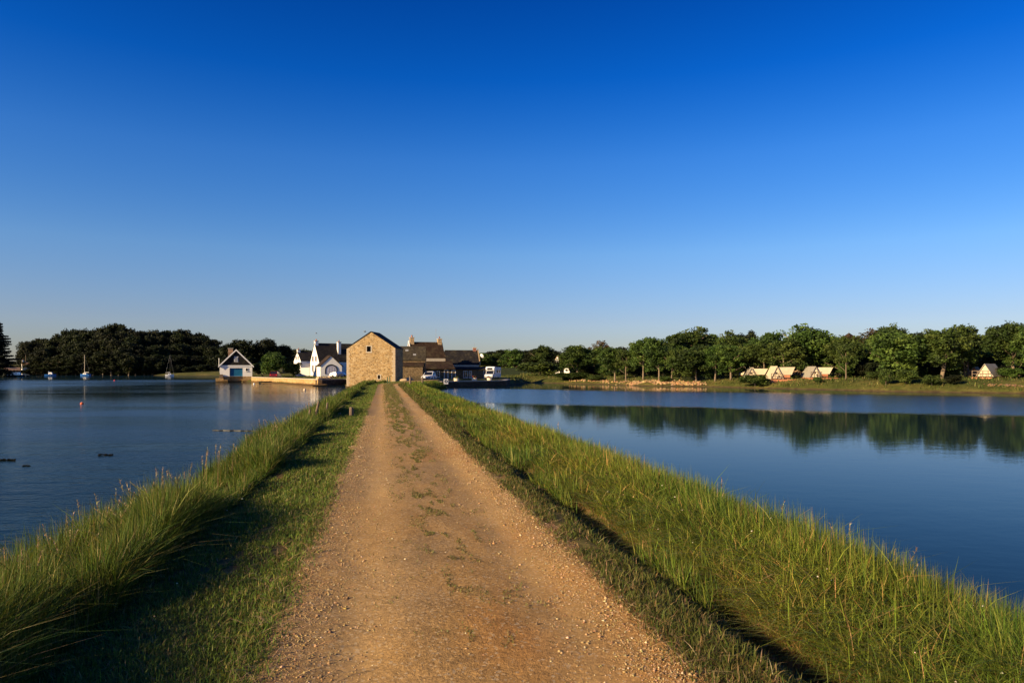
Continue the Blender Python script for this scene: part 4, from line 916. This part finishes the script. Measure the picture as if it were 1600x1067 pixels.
# --- quays
def wall_line(name, pts, top, mat, label, cope, th=.7, lean=.15, cat='quay wall'):
    P = [Vector((*p, 0)) for p in pts]; n = len(P); nor = []
    for i in range(n):
        d = (P[min(i + 1, n - 1)] - P[max(i - 1, 0)]).normalized(); nor.append(Vector((d.y, -d.x, 0)))
    mb = MB(); cp = MB()
    for i in range(n - 1):
        a, b, na, nb = P[i], P[i + 1], nor[i], nor[i + 1]
        row = lambda z, o, q: (*(q[0] + q[1] * o).xy, z)
        mb.quadbox([row(-1.5, lean, (a, na)), row(-1.5, lean, (b, nb)), row(-1.5, -th, (b, nb)), row(-1.5, -th, (a, na)), row(top, 0, (a, na)), row(top, 0, (b, nb)), row(top, -th, (b, nb)), row(top, -th, (a, na))])
        cp.quadbox([row(top + .004, .06, (a, na)), row(top + .004, .06, (b, nb)), row(top + .004, -th - .05, (b, nb)), row(top + .004, -th - .05, (a, na)), row(top + .13, .06, (a, na)), row(top + .13, .06, (b, nb)), row(top + .13, -th - .05, (b, nb)), row(top + .13, -th - .05, (a, na))])
    o = thing(name, label, cat); mb.build('wall', mat, o); cp.build('coping', cope, o); return o
wall_line('quay_wall', [(gx(393, 155.5), 155.5), QA, (gx(440, 138), 138), (gx(470, 127), 127), QB], 1.05, 'quay', 'sunlit ochre quay wall between the boathouse and the mill', 'coping')
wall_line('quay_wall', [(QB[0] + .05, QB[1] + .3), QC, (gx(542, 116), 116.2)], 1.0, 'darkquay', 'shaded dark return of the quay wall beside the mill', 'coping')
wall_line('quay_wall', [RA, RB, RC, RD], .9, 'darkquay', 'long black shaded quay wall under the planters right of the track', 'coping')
sk = MB()   # foreshore ledge
for i, (p, q2) in enumerate([((gx(405, 148), 147), (gx(440, 136), 136)), ((gx(440, 136), 136), (gx(497, 117.6), 117.2))]):
    sk.quadbox([(p[0] - 1.2, p[1] - 1.0, -.8), (q2[0] - 1.2, q2[1] - 1.0, -.8), (q2[0] + 1.5, q2[1] + 1.2, -.8), (p[0] + 1.5, p[1] + 1.2, -.8), (p[0] - .6, p[1] - .5, .12), (q2[0] - .6, q2[1] - .5, .12), (q2[0] + 1.4, q2[1] + 1, .3), (p[0] + 1.4, p[1] + 1, .3)])
tag(sk.build('stone_ledge', 'quay', None, .05), 'low stony ledge along the foot of the sunlit quay wall', 'ledge')
def boulder(seed, r, sq=.7):
    rng = np.random.default_rng(seed); bm = bmesh.new(); bmesh.ops.create_icosphere(bm, subdivisions=2, radius=r)
    for v in bm.verts:
        f = 1 + .28 * (math.sin(v.co.x * 5 / r * .5 + seed) * math.cos(v.co.y * 4 / r * .5 + seed * 2)) + rng.normal(0, .04); v.co = Vector((v.co.x * f * 1.15, v.co.y * f, v.co.z * f * sq))
    me = bpy.data.meshes.new('boulder'); bm.to_mesh(me); bm.free(); me.materials.append(M['rock']); return me
M['rock'] = painted('granite_boulder', (.5, .36, .2), .35, 4, .9)
BM = [boulder(s, .42) for s in range(3)]
def put_boulder(px, Y, s, label, group, z=None):
    x = gx(px, Y); o = bpy.data.objects.new('boulder', random.choice(BM)); C.objects.link(o)
    o.location = (x, Y, (lz(x, Y) if z is None else z) + .2 * s); o.scale = (s, s, s); o.rotation_euler = (0, 0, random.uniform(0, 6))
    tag(o, label, 'boulder', group)
for i, px in enumerate([497, 501, 505, 508.5, 512, 515.5]): put_boulder(px, 120.5 + i * .9, random.uniform(.75, 1.1), 'pale boulder in the row on top of the dark quay corner left of the mill', 'boulders on the quay corner', 1.12)
for px, Y, s in ((630.5, 102, 1.1), (634, 103.5, .9), (638.5, 104, 1.4)): put_boulder(px, Y, s, 'orange lit boulder in the small heap where the track passes the mill', 'boulders beside the track end')
# --- canvas lodges among the trees
def lodge(px, Y, half, topy, basey, rz, label, canopy=1, wins=True, body='cream', roofm='greycanvas', L=4.2):
    x = gx(px, Y); z = min(lz(x, Y), gz(basey, Y)); o = thing('canvas_lodge', label, 'tent', (x, Y, z), rz, None)
    H = gz(topy, Y) - z; w = hw(half, Y) * 2; e = .32
    MB().prism([(-w / 2, e), (w / 2, e), (0, H)], 0, L).build('canvas_body', body, o)
    s = (H - e) / (w / 2); ro = MB().prism([(-w / 2 - .15, e - .1), (0, H + .02), (w / 2 + .15, e - .1), (w / 2 + .15, e + .02), (0, H + .12), (-w / 2 - .15, e + .02)], -.18, L + .15).build('canvas_roof', roofm, o)
    MB().box(-w / 2 - .3, w / 2 + (2.2 if canopy else .3), -1.1, L + .2, -.6, e - .12).build('deck', 'deck', o)
    if wins:
        for (cx, cz_, r) in ((-.05 * w, e + .45 * (H - e), .17), (.2 * w, e + .2 * (H - e), .15)):
            d = MB().prism([(cx + r * math.cos(a), cz_ + r * math.sin(a)) for a in np.linspace(0, 6.283, 15)[:-1]], -.03, -.003).build('window', 'glass', o)
    rail = MB()
    for xx in np.linspace(-w / 2 - .25, w / 2 - .2, 4): rail.box(xx - .04, xx + .04, -1.08, -1.0, e - .12, e + .75)
    rail.box(-w / 2 - .3, w / 2 - .1, -1.1, -.99, e + .7, e + .78); rail.box(-w / 2 - .3, w / 2 - .1, -1.07, -1.02, e + .3, e + .37); rail.build('railing', 'wood', o)
    if canopy:
        MB().prism([(w / 2 * .25, H * .97), (w / 2 + 1.9, H * .98), (w / 2 + 1.4, H * .42), (w / 2 * .7, H * .42)], .15, 2.6).build('canopy', body, o)
        MB().box(w / 2 * .8, w / 2 + 1.2, .2, 2.4, e - .1, H * .41).build('canopy_wall', 'deck', o)
    return o
lodge(1274, 105, 7.3, 573.5, 590.5, RZ(-5), 'large white fronted canvas tent with two round windows and a cream awning', 1, True, 'trimcanvas')
lodge(1214, 107, 8, 573, 591, RZ(-8), 'second tent from the left, half hidden by branches with a wooden rail in front', 1, True, 'cream', 'cream')
lodge(1174, 112, 6.5, 575.5, 587.5, RZ(-10), 'leftmost tent with a grey weathered roof above the rough hedge', 1, True, 'cream')
lodge(1539, 94, 10.5, 569.5, 590, RZ(-52), 'rightmost tent with a broad tan canvas front and grey roof', 0, False, 'cream', 'greycanvas', 3.6)
lodge(1190, 124, 6, 569, 584, RZ(30), 'small pale tent peeping between trunks behind the leftmost tent', 0, False, 'cream', 'cream')
lodge(1262, 124, 9, 568, 582, RZ(60), 'salmon coloured roofed tent hidden behind the large white fronted one', 0, False, 'cream', 'pantile')
lodge(1522, 104, 9, 574, 588, RZ(-40), 'reddish tent in the shade just left behind the rightmost tent', 0, False, 'deck', 'greycanvas')
# tiny white house, chapel tower, far cottages
o = thing('white_cottage', 'tiny white gabled house among the trees above the far bank', 'house', (gx(885.5, 150), 150, 0), RZ(-25)); b0 = gz(583, 150)
gable(o, hw(9, 150), 3.4, gz(577, 150), gz(570.5, 150), 'white', 'pantile', .08, .1, (), .08, b0 - 1.5); chimney(o, 0, .3, gz(572, 150), gz(568.3, 150), .4, .35, 'white', 1); window(o, 'front', hw(9, 150), 3.4, -.25, .25, gz(580, 150), gz(577, 150), 'trim', 'glass', 'window', 0, .04)
o = thing('pointed_tower', 'pointed slate roof of a tower showing above the trees left of the copper brown tree', 'tower', (gx(1326.5, 210), 210, 0), RZ(30)); tw_ = 3.2
MB().box(-tw_ / 2, tw_ / 2, -tw_ / 2, tw_ / 2, -.5, gz(530, 210)).build('wall', 'chim', o); zt = gz(530, 210)
MB().loft((-tw_ / 2 - .3, tw_ / 2 + .3, -tw_ / 2 - .3, tw_ / 2 + .3), zt + .004, (-.05, .05, -.05, .05), gz(520, 210)).build('spire', 'brownroof', o); MB().tube([(0, 0, gz(520, 210) - .1), (0, 0, gz(518, 210))], [.05, .03], 6).lathe([(.02, 0), (.12, .1), (.02, .2)], 8, (0, 0, gz(518, 210))).build('finial', 'metal', o)
for (px, Y, ty, by, wpx, label) in ((871, 172, 557.5, 563, 5, 'pale cottage glimpsed high among trees above the tiny white house'), (1348, 132, 565, 570, 5, 'white walled cottage glimpsed in deep shade under the copper brown tree'), (1566, 112, 560, 570, 6, 'orange roofed cottage glimpsed right of the rightmost tent')):
    o = thing('cottage', label, 'house', (gx(px, Y), Y, 0), RZ(-56)); w = 1.7; er = gz(ty, Y); ee = er - .7
    gable(o, w, hw(wpx, Y) * 1.3, ee, er, 'white', 'pantile', .15, .1, (), .1, -1); window(o, 'front', w, 4, -.2, .2, ee - .8, ee - .3, 'trim', 'glass', 'window', 0, .05)
for (px, Y, ty, label) in ((7, 330, 574.5, 'long low white house behind the dark conifer at the far left'), (34, 352, 565.5, 'bright white house at the water edge at the left tip of the wooded hill')):
    o = thing('shore_house', label, 'house', (gx(px, Y), Y, 0), RZ(-50)); w = 3.2 if px > 20 else 4.5; b = lz(gx(px, Y), Y); er = gz(ty, Y)
    gable(o, w, 3 if px > 20 else 6, er - 1.8, er, 'white', 'pantile', .15, .14, (), .1, -1.2)
    window(o, 'front', w, 4, -.5, .5, er - 3.2, er - 2.3, 'trim', 'glass', 'window', 0)
    chimney(o, 0, .5, er - .5, er + .9, .6, .6, 'white', 1)

# ------------------------------------------------------------------ vehicles
def wheels(root, xs, half, r):
    for x in xs:
        for s in (-1, 1):
            t = MB().tube([(x, s * (half - .2), r), (x, s * half, r)], [r, r], 16).build('wheel', 'tyre', root)
            MB().tube([(x, s * (half + .002), r), (x, s * (half + .015), r)], [r * .6, r * .58], 14).build('rim', 'metal', t)
def car(x, y, z, rz, paint, label, L=3.9):
    o = thing('parked_car', label, 'car', (x, y, z), rz); h = L / 2; w = .82
    body = MB().prism([(-h, .35), (-h + .1, .22), (h - .1, .22), (h, .38), (h - .03, .62), (h - .9, .84), (-h + .2, .88), (-h + .02, .7)], -w, w).build('body', paint, o, .04)
    MB().loft((-h + .22, h - .95, -w + .06, w - .06), .845, (-h + .55, h - 1.65, -w + .18, w - .18), 1.36).build('glasshouse', 'glass', o)
    r_ = MB().loft((-h + .5, h - 1.6, -w + .15, w - .15), 1.362, (-h + .65, h - 1.75, -w + .22, w - .22), 1.43)
    for s in (-1, 1):
        for (xa, xb_) in ((-h + .2, -h + .53), (h - .93, h - 1.63), (-.25, -.25)):
            r_.tube([(xa, s * (w - .05), .85), (xb_, s * (w - .165), 1.37)], [.045, .045], 6)
    r_.build('roof', paint, o)
    for s in (-1, 1):
        MB().box(h - .05, h + .015, s * .55 - .16, s * .55 + .16, .5, .64).build('headlight', 'metal', o); MB().box(-h - .01, -h + .06, s * .6 - .1, s * .6 + .1, .55, .75).build('tail_light', 'red', o)
    MB().box(h - .02, h + .05, -.75, .75, .26, .4).build('bumper', 'black', o, .01); wheels(o, (-h + .75, h - .75), w + .02, .3)
    return o
Y1 = 114.9; car(gx(670, Y1), Y1, lz(gx(670, Y1), Y1) + .05, RZ(254), 'carwhite', 'white hatchback parked in front of the two chimney stone house', 2.7)
Y1 = 150; car(gx(430.5, Y1), Y1, lz(gx(430.5, Y1), Y1) + .02, RZ(96), 'carred', 'red car parked on the lawn behind the sunlit quay wall')
Y1 = 124; mx_ = gx(765.5, Y1); mh = thing('motorhome', 'white motorhome with an over cab bunk parked right of the slate roofed house', 'motorhome', (mx_, Y1, lz(mx_, Y1) + .04), RZ(-106)); mh.scale = (.8, .8, .8)
MB().box(-4.9, -.95, -1.05, 1.05, .45, 2.62).build('living_box', 'carwhite', mh, .06)
MB().prism([(-.94, 1.82), (-.1, 1.95), (.12, 2.3), (-.25, 2.72), (-.94, 2.78)], -1.0, 1.0).build('over_cab_bunk', 'carwhite', mh, .04)
cb = MB().prism([(-.94, .42), (1.0, .42), (1.05, .75), (.95, 1.02), (.25, 1.15), (-.2, 1.8), (-.94, 1.8)], -.9, .9).build('cab', 'carwhite', mh, .03)
MB().prism([(.3, 1.14), (-.12, 1.76), (-.09, 1.785), (.34, 1.165)], -.78, .78).build('windscreen', 'glass', cb)
for s in (-1, 1): MB().box(-.8, -.1, s * .905 - .008, s * .905 + .008, 1.15, 1.65).build('side_window', 'glass', cb); MB().box(1.0, 1.06, s * .62 - .15, s * .62 + .15, .72, .88).build('headlight', 'metal', mh)
MB().prism([(.06, 2.12), (.13, 2.3), (-.04, 2.5), (-.07, 2.48)], -.6, .6).build('bunk_window', 'glass', mh)
for xx in (-4.2, -2.6): MB().box(xx, xx + .9, -1.075, -1.052, 1.45, 2.0).build('side_window', 'glass', mh); MB().box(xx, xx + .9, 1.052, 1.075, 1.45, 2.0).build('side_window', 'glass', mh)
MB().box(.95, 1.12, -.9, .9, .35, .6).build('bumper', 'metal', mh, .02); wheels(mh, (-3.6, .25), .98, .34)
# --- dinghies ashore and boats afloat
def hull(L, w, d, mat, parent, name='hull'):
    mb = MB(); st = []; n = 11
    for i in range(n):
        u = i / (n - 1); b = w / 2 * (1 - max(0, (u - .35) / .65) ** 2.2) * (.82 + .18 * min(1, u * 4)); sh = d * (1 + .28 * (u - .3) ** 2); x = -L / 2 + u * L
        st.append([(x, -b, sh), (x, -b * .78, d * .3), (x, 0, -.0 + .25 * d * max(0, (u - .7) / .3) ** 2), (x, b * .78, d * .3), (x, b, sh), (x, b * .9, sh - .03), (x, 0, sh - .07), (x, -b * .9, sh - .03)])
    for r_ in st: mb.v += r_
    for i in range(n - 1):
        for k in range(8): j = (k + 1) % 8; mb.f.append((i * 8 + k, i * 8 + j, (i + 1) * 8 + j, (i + 1) * 8 + k))
    mb.f.append(tuple(range(8))); mb.f.append(tuple((n - 1) * 8 + k for k in reversed(range(8))))
    return mb.build(name, mat, parent)
def boat(px, Y, L, hm, label, mast=0, cabin='carwhite', rz=0.0, name='sailing_boat', cat='boat', mm='tub'):
    o = thing(name, label, cat, (gx(px, Y), Y, -.22), rz); hull(L, L * .36, .95, hm, o)
    cbn = MB().loft((-L * .18, L * .2, -L * .1, L * .1), .9, (-L * .14, L * .12, -L * .08, L * .08), 1.45 if mast else 1.9).build('cabin', cabin, o)
    for s in (-1, 1): MB().box(-L * .1, L * .08, s * L * .093 - .012, s * L * .093 + .012, 1.12, 1.32).build('cabin_window', 'glass', cbn)
    if mast:
        m_ = MB().tube([(L * .06, 0, .9), (L * .06, 0, mast)], [.09, .06], 8).build('mast', mm, o); MB().tube([(L * .06, 0, 1.9), (-L * .38, 0, 1.8)], [.1, .08], 8).build('boom', 'trim', m_)
        MB().tube([(L * .48, 0, 1.1), (L * .06, 0, mast * .95)], [.018, .018], 4).tube([(-L * .48, 0, 1.0), (L * .06, 0, mast)], [.018, .018], 4).build('rigging', 'metal', m_)
    else: MB().box(-L * .16, -L * .14, -.5, .5, 1.9, 2.3).build('windbreak', 'trim', o)
    return o
boat(133, 322, 5.0, 'boatblue', 'blue sailing boat with a pale bare mast moored below the wooded hill', 9.8, 'trim', RZ(170))
boat(79, 318, 4.6, 'boatblue', 'blue grey motor boat with a white wheelhouse moored left of the blue sailing boat', 0, 'trim', RZ(10), 'motor_boat')
boat(265, 305, 3.4, 'carwhite', 'pale sailing boat with a dark thin mast moored off the far beach', 9.5, 'carwhite', RZ(20), mm='dark')
boat(30, 285, 3.6, 'boatblue', 'small low blue boat beside the dark conifer at the far left', 0, 'boatblue', RZ(5), 'motor_boat')
def dinghy(px, Y, L, rz, label, tilt=0):
    x = gx(px, Y); o = thing('dinghy', label, 'dinghy', (x, Y, lz(x, Y) + .2), rz); hh = hull(L, L * .38, .7, 'carwhite', o); hh.rotation_euler = (tilt, 0, 0)
    MB().box(-L * .1, -L * .03, -L * .15, L * .15, .45, .5).build('thwart', 'wood', o)
    MB().box(-.9, -.8, -.5, .5, -.25, .18).box(.6, .7, -.5, .5, -.25, .22).build('cradle', 'wood', o)
dinghy(525, 147, 3.6, RZ(160), 'white dinghy on chocks in front of the arched garage door', RZ(35)); dinghy(533.5, 146, 3.2, RZ(60), 'white dinghy propped steeply against the left side of the mill', RZ(-40))
r_ = thing('rowing_boat', 'small dark rowing boat lying at the waterline right of the boathouse', 'boat', (gx(415, 143), 143, -.1), RZ(-8)); hull(2.6, 1.1, .5, 'weed', r_); MB().box(-.3, -.1, -.4, .4, .4, .44).build('thwart', 'wood', r_)
for (px, py, r, mt, label) in ((128, 630, .14, 'orange', 'small orange mooring buoy floating alone in open water on the left'), (476, 608.5, .2, 'buff', 'cream mooring buoy floating in front of the sunlit quay'), (179, 593.8, .25, 'red', 'red mooring buoy far out below the wooded hill'), (397, 599, .2, 'trim', 'white buoy floating just right of the boathouse')):
    Y = EYE * F / (py - HOR + 1.0); o = thing('mooring_buoy', label, 'buoy', (gx(px, Y), Y, 0), 0, 'mooring buoys')
    MB().lathe([(.03, -r * .8), (r * .7, -r * .6), (r, 0), (r * .85, r * .5), (r * .4, r * .85), (.04, r)], 14).build('float', mt, o, smooth=True); MB().tube([(0, 0, r * .95), (0, 0, r * 1.35)], [.03, .03], 6).build('mooring_ring', 'metal', o)
# --- planters, sign, bollards on the right quay
for (px, Y, label) in ((715.5, 106.9, 'cream tub planter with red flowers, leftmost of three on the dark quay'), (743.5, 110.3, 'cream tub planter in the middle of the three on the dark quay'), (767, 113.6, 'cream tub planter, rightmost of three in front of the motorhome')):
    x = gx(px, Y) - .25; o = thing('tub_planter', label, 'planter', (x, Y + .25, .95), 0, 'tub planters along the quay')
    MB().lathe([(.3, 0), (.38, .08), (.4, .42), (.43, .45), (.43, .5), (.36, .5)], 18).build('tub', 'tub', o)
    rng = np.random.default_rng(int(px)); cs = rng.normal(0, .14, (12, 3)) * [1, 1, .5] + [0, 0, .62]
    q, f, c = leaf_cloud(cs, np.full(12, .17), 24, .055, [(.05, .08, .02), (.06, .09, .02), (.3, .06, .04)], rng); np_mesh('plants', q, [f], 'leaf', c, parent=o)
Y = 104.2; x = gx(694.5, Y); sg = thing('quay_sign', 'square white sign with a black ring emblem fixed to the dark quay wall', 'sign', (x, Y + .35, gz(596, Y)), RZ(20))
MB().box(-.33, .33, -.75, -.7, -.38, .38).build('panel', 'trim', sg)
rg = MB()
for i in range(20):
    a, b = 2 * math.pi * i / 20, 2 * math.pi * (i + 1) / 20; P_ = [(r * math.cos(t), r * math.sin(t) + .03) for r, t in ((.11, a), (.11, b), (.24, b), (.24, a))]
    rg.quadbox([(u, -.765, v) for u, v in P_] + [(u, -.752, v) for u, v in P_])
rg.build('emblem', 'black', sg); MB().box(-.03, .03, -.7, .1, -.05, .05).build('bracket', 'metal', sg)
# --- posts
def post(px, py, h, r, lean, mt, label, name='wooden_post', group=None, zoff=-.3):
    """py is the foot; the post stands on whatever bank lies there"""
    best = None
    for Y in np.linspace(8, 108, 800):
        x = gx(px, Y); t = x - float(xc(Y)); z = float(cz(t, Y)) if -7 < t < 6 and Y < 97 else lz(x, Y)
        e = abs(gz(py, Y) - max(z, 0))
        if best is None or e < best[0]: best = (e, x, Y, max(z, 0))
    _, x, Y, z = best; o = MB().tube([(0, 0, zoff), (lean * h * .5, 0, h * .5), (lean * h, 0, h)], [r * 1.05, r, r * .85], 9).build(name, mt)
    o.location = (x, Y, z); tag(o, label, 'post', group); return o
post(481, 668, .6, .04, .12, 'wood', 'thin short weathered post at the water edge, nearest of three left of the track')
post(490, 664, .8, .045, .22, 'wood', 'dark leaning post in the grass beside the thin short one left of the track')
post(509, 655, .6, .035, .1, 'wood', 'slim post at the water edge, farthest of the three left of the track')
o = post(549, 650, .33, .08, 0, 'wood', 'stout brown stump beside the verge left of the track')
for (px, py, h, lab) in ((605.5, 599.5, .85, 'leftmost green post near the mill corner'), (609, 599, .9, 'green post right of the leftmost one near the mill corner'), (641, 602, 1.0, 'thick dark post at the start of the green netting right of the track'), (660, 603, 1.1, 'dark end post of the green netting near the quay')):
    post(px, py, h, .07 if px < 620 else .12, 0, 'greenpost' if px < 620 else 'wood', lab, 'fence_post')
nx0, nx1 = gx(642, 99.5), gx(660, 100.5); nb = MB()
for i in range(9): u = i / 8; xx = nx0 + (nx1 - nx0) * u; nb.box(xx - .012, xx + .012, 99.7 + u - .012, 99.7 + u + .012, .8, 1.75)
for zz in np.linspace(.95, 1.74, 7): nb.quadbox([(nx0, 99.69, zz), (nx1, 100.69, zz), (nx1, 100.71, zz), (nx0, 99.71, zz), (nx0, 99.69, zz + .03), (nx1, 100.69, zz + .03), (nx1, 100.71, zz + .03), (nx0, 99.71, zz + .03)])
tag(nb.build('netting_fence', 'greenpost'), 'low green netting fence between two dark posts right of the track end', 'fence')
# --- weed clumps, sills and stray things in the water
def weed(px, py, npx, label, name='seaweed_clump', cat='seaweed', th=.07, seed=0, aspect=.5):
    Y = EYE * F / (py - HOR); L = hw(npx, Y); rng = np.random.default_rng(seed + int(px)); cs = np.stack([rng.uniform(-L / 2, L / 2, 40), rng.normal(0, L * .12 * aspect, 40), rng.uniform(-.02, th * .5, 40)], -1)
    q, f, c = leaf_cloud(cs, np.full(40, L * .06), 26, L * .035 + .004, [(.012, .011, .005), (.02, .017, .007), (.03, .022, .008)], rng, .5)
    o = np_mesh(name, q, [f], 'leaf', c); o.location = (gx(px, Y), Y, 0.01); tag(o, label, cat)
weed(12, 719.5, 24, 'dark floating seaweed clump at the left edge of the water'); weed(165, 711.5, 20, 'flat dark seaweed clump floating in open water right of the other one'); weed(41, 728, 12, 'faint thin scrap of floating weed below the leftmost clump', th=.03)
def sill(p0, p1, w, label, h=.05):
    (xa, ya), (xb2, yb2) = p0, p1; n = 26; mb = MB(); b = 0
    for i in range(n):
        u = i / (n - 1); x = xa + (xb2 - xa) * u; y = ya + (yb2 - ya) * u + .04 * math.sin(i * 2.3); hh = h * (.5 + .5 * abs(math.sin(i * 1.7))) ; mb.v += [(x, y - w, -.3), (x, y - w * .4, hh), (x, y + w * .4, hh), (x, y + w, -.3)]
    for i in range(n - 1):
        for k in range(4): j = (k + 1) % 4; mb.f.append((i * 4 + k, i * 4 + j, i * 4 + 4 + j, i * 4 + 4 + k))
    mb.f += [(0, 1, 2, 3), tuple((n - 1) * 4 + k for k in (3, 2, 1, 0))]
    tag(mb.build('stone_sill', 'weed'), label, 'sill')
sill((gx(326, 31), 31.4), (gx(478, 31), 30.6), .09, 'long low dark stone sill breaking the water surface left of the grass bank'); sill((gx(492, 50.5), 50.5), (gx(538, 51), 51), .1, 'short dark sill breaking the surface near the stump and the mill')
# --- gulls
def gull(px, py, Y, label):
    o = thing('gull', label, 'bird', (gx(px, Y), Y, gz(py, Y)), .4)
    b = MB().tube([(-.22, 0, 0), (-.12, 0, .02), (.05, 0, .03), (.18, 0, .04), (.27, 0, .03)], [.015, .05, .07, .045, .008], 9).build('body', 'metal', o, smooth=True)
    for s in (-1, 1): MB().quadbox([(-.06, s * .03, .05), (.1, s * .03, .05), (.06, s * .33, .16), (-.05, s * .33, .15), (-.06, s * .03, .06), (.1, s * .03, .065), (.06, s * .33, .168), (-.05, s * .33, .158)]).quadbox([(-.05, s * .331, .15), (.06, s * .331, .16), (-.06, s * .66, .09), (-.1, s * .66, .088), (-.05, s * .331, .158), (.06, s * .331, .168), (-.06, s * .66, .094), (-.1, s * .66, .092)]).build('wing', 'metal', o)
gull(494, 521, 150, 'grey gull flying above the chimney of the tall white house'); gull(570, 518.5, 110, 'grey gull flying just left of the mill roof peak')

# ------------------------------------------------------------------ light, sky, camera
EL = RZ(20); hz = Vector((-.82, -.57, 0)).normalized(); S = Vector((hz.x * math.cos(EL), hz.y * math.cos(EL), math.sin(EL)))
ld = bpy.data.lights.new('sun', 'SUN'); ld.energy = 4.8; ld.angle = RZ(.5); ld.color = (1, .76, .45)
so = bpy.data.objects.new('sun', ld); C.objects.link(so); so.rotation_euler = (-S).to_track_quat('-Z', 'Y').to_euler(); so.location = (-60, -30, 60)
w = bpy.data.worlds.new('World'); SC.world = w; w.use_nodes = True; nt = w.node_tree
bg = nt.nodes['Background']; sk = nt.nodes.new('ShaderNodeTexSky'); sk.sky_type = 'NISHITA'; sk.sun_disc = False
sk.sun_elevation = EL; sk.sun_rotation = math.atan2(hz.x, hz.y); sk.altitude = 0; sk.air_density = 1.0; sk.dust_density = .4; sk.ozone_density = 3.5
hs = nt.nodes.new('ShaderNodeHueSaturation'); hs.inputs['Saturation'].default_value = 1.35
nt.links.new(sk.outputs[0], hs.inputs['Color']); # clear evening air: deeper blue overhead, a thin dull layer of haze low down
tc = nt.nodes.new('ShaderNodeTexCoord'); sz_ = nt.nodes.new('ShaderNodeSeparateXYZ'); nt.links.new(tc.outputs['Generated'], sz_.inputs[0])
G_ = 1.3; grade = ramp(nt, sz_.outputs[2], [(p, tuple(v / G_ for v in c)) for p, c in [(0, (.68, .66, .84)), (.07, (.88, .74, .92)), (.16, (1.2, .96, 1.1)), (.28, (.93, .88, 1.22)), (.38, (.14, .63, 1.18)), (.47, (.06, .47, .98)), (1, (.06, .4, .82))]])
tn = nt.nodes.new('ShaderNodeVectorMath'); tn.operation = 'MULTIPLY'
nt.links.new(hs.outputs[0], tn.inputs[0]); nt.links.new(grade, tn.inputs[1]); nt.links.new(tn.outputs[0], bg.inputs[0]); bg.inputs[1].default_value = .06 * G_
cd = bpy.data.cameras.new('camera'); cam = bpy.data.objects.new('camera', cd); C.objects.link(cam)
cam.location = (0, 0, EYE); cam.rotation_euler = (RZ(90), 0, 0); cd.sensor_width = 36; cd.lens = 36 * F / 1600; cd.shift_y = (HOR - 533.5) / 1600
cd.clip_start = .05; cd.clip_end = 6000; SC.camera = cam
SC.view_settings.view_transform = 'Standard'; SC.view_settings.look = 'None'; SC.view_settings.exposure = 1.08; SC.view_settings.gamma = 1
SC.cycles.max_bounces = 6; SC.cycles.diffuse_bounces = 2; SC.cycles.glossy_bounces = 3; SC.cycles.transmission_bounces = 2
SC.render.film_transparent = False
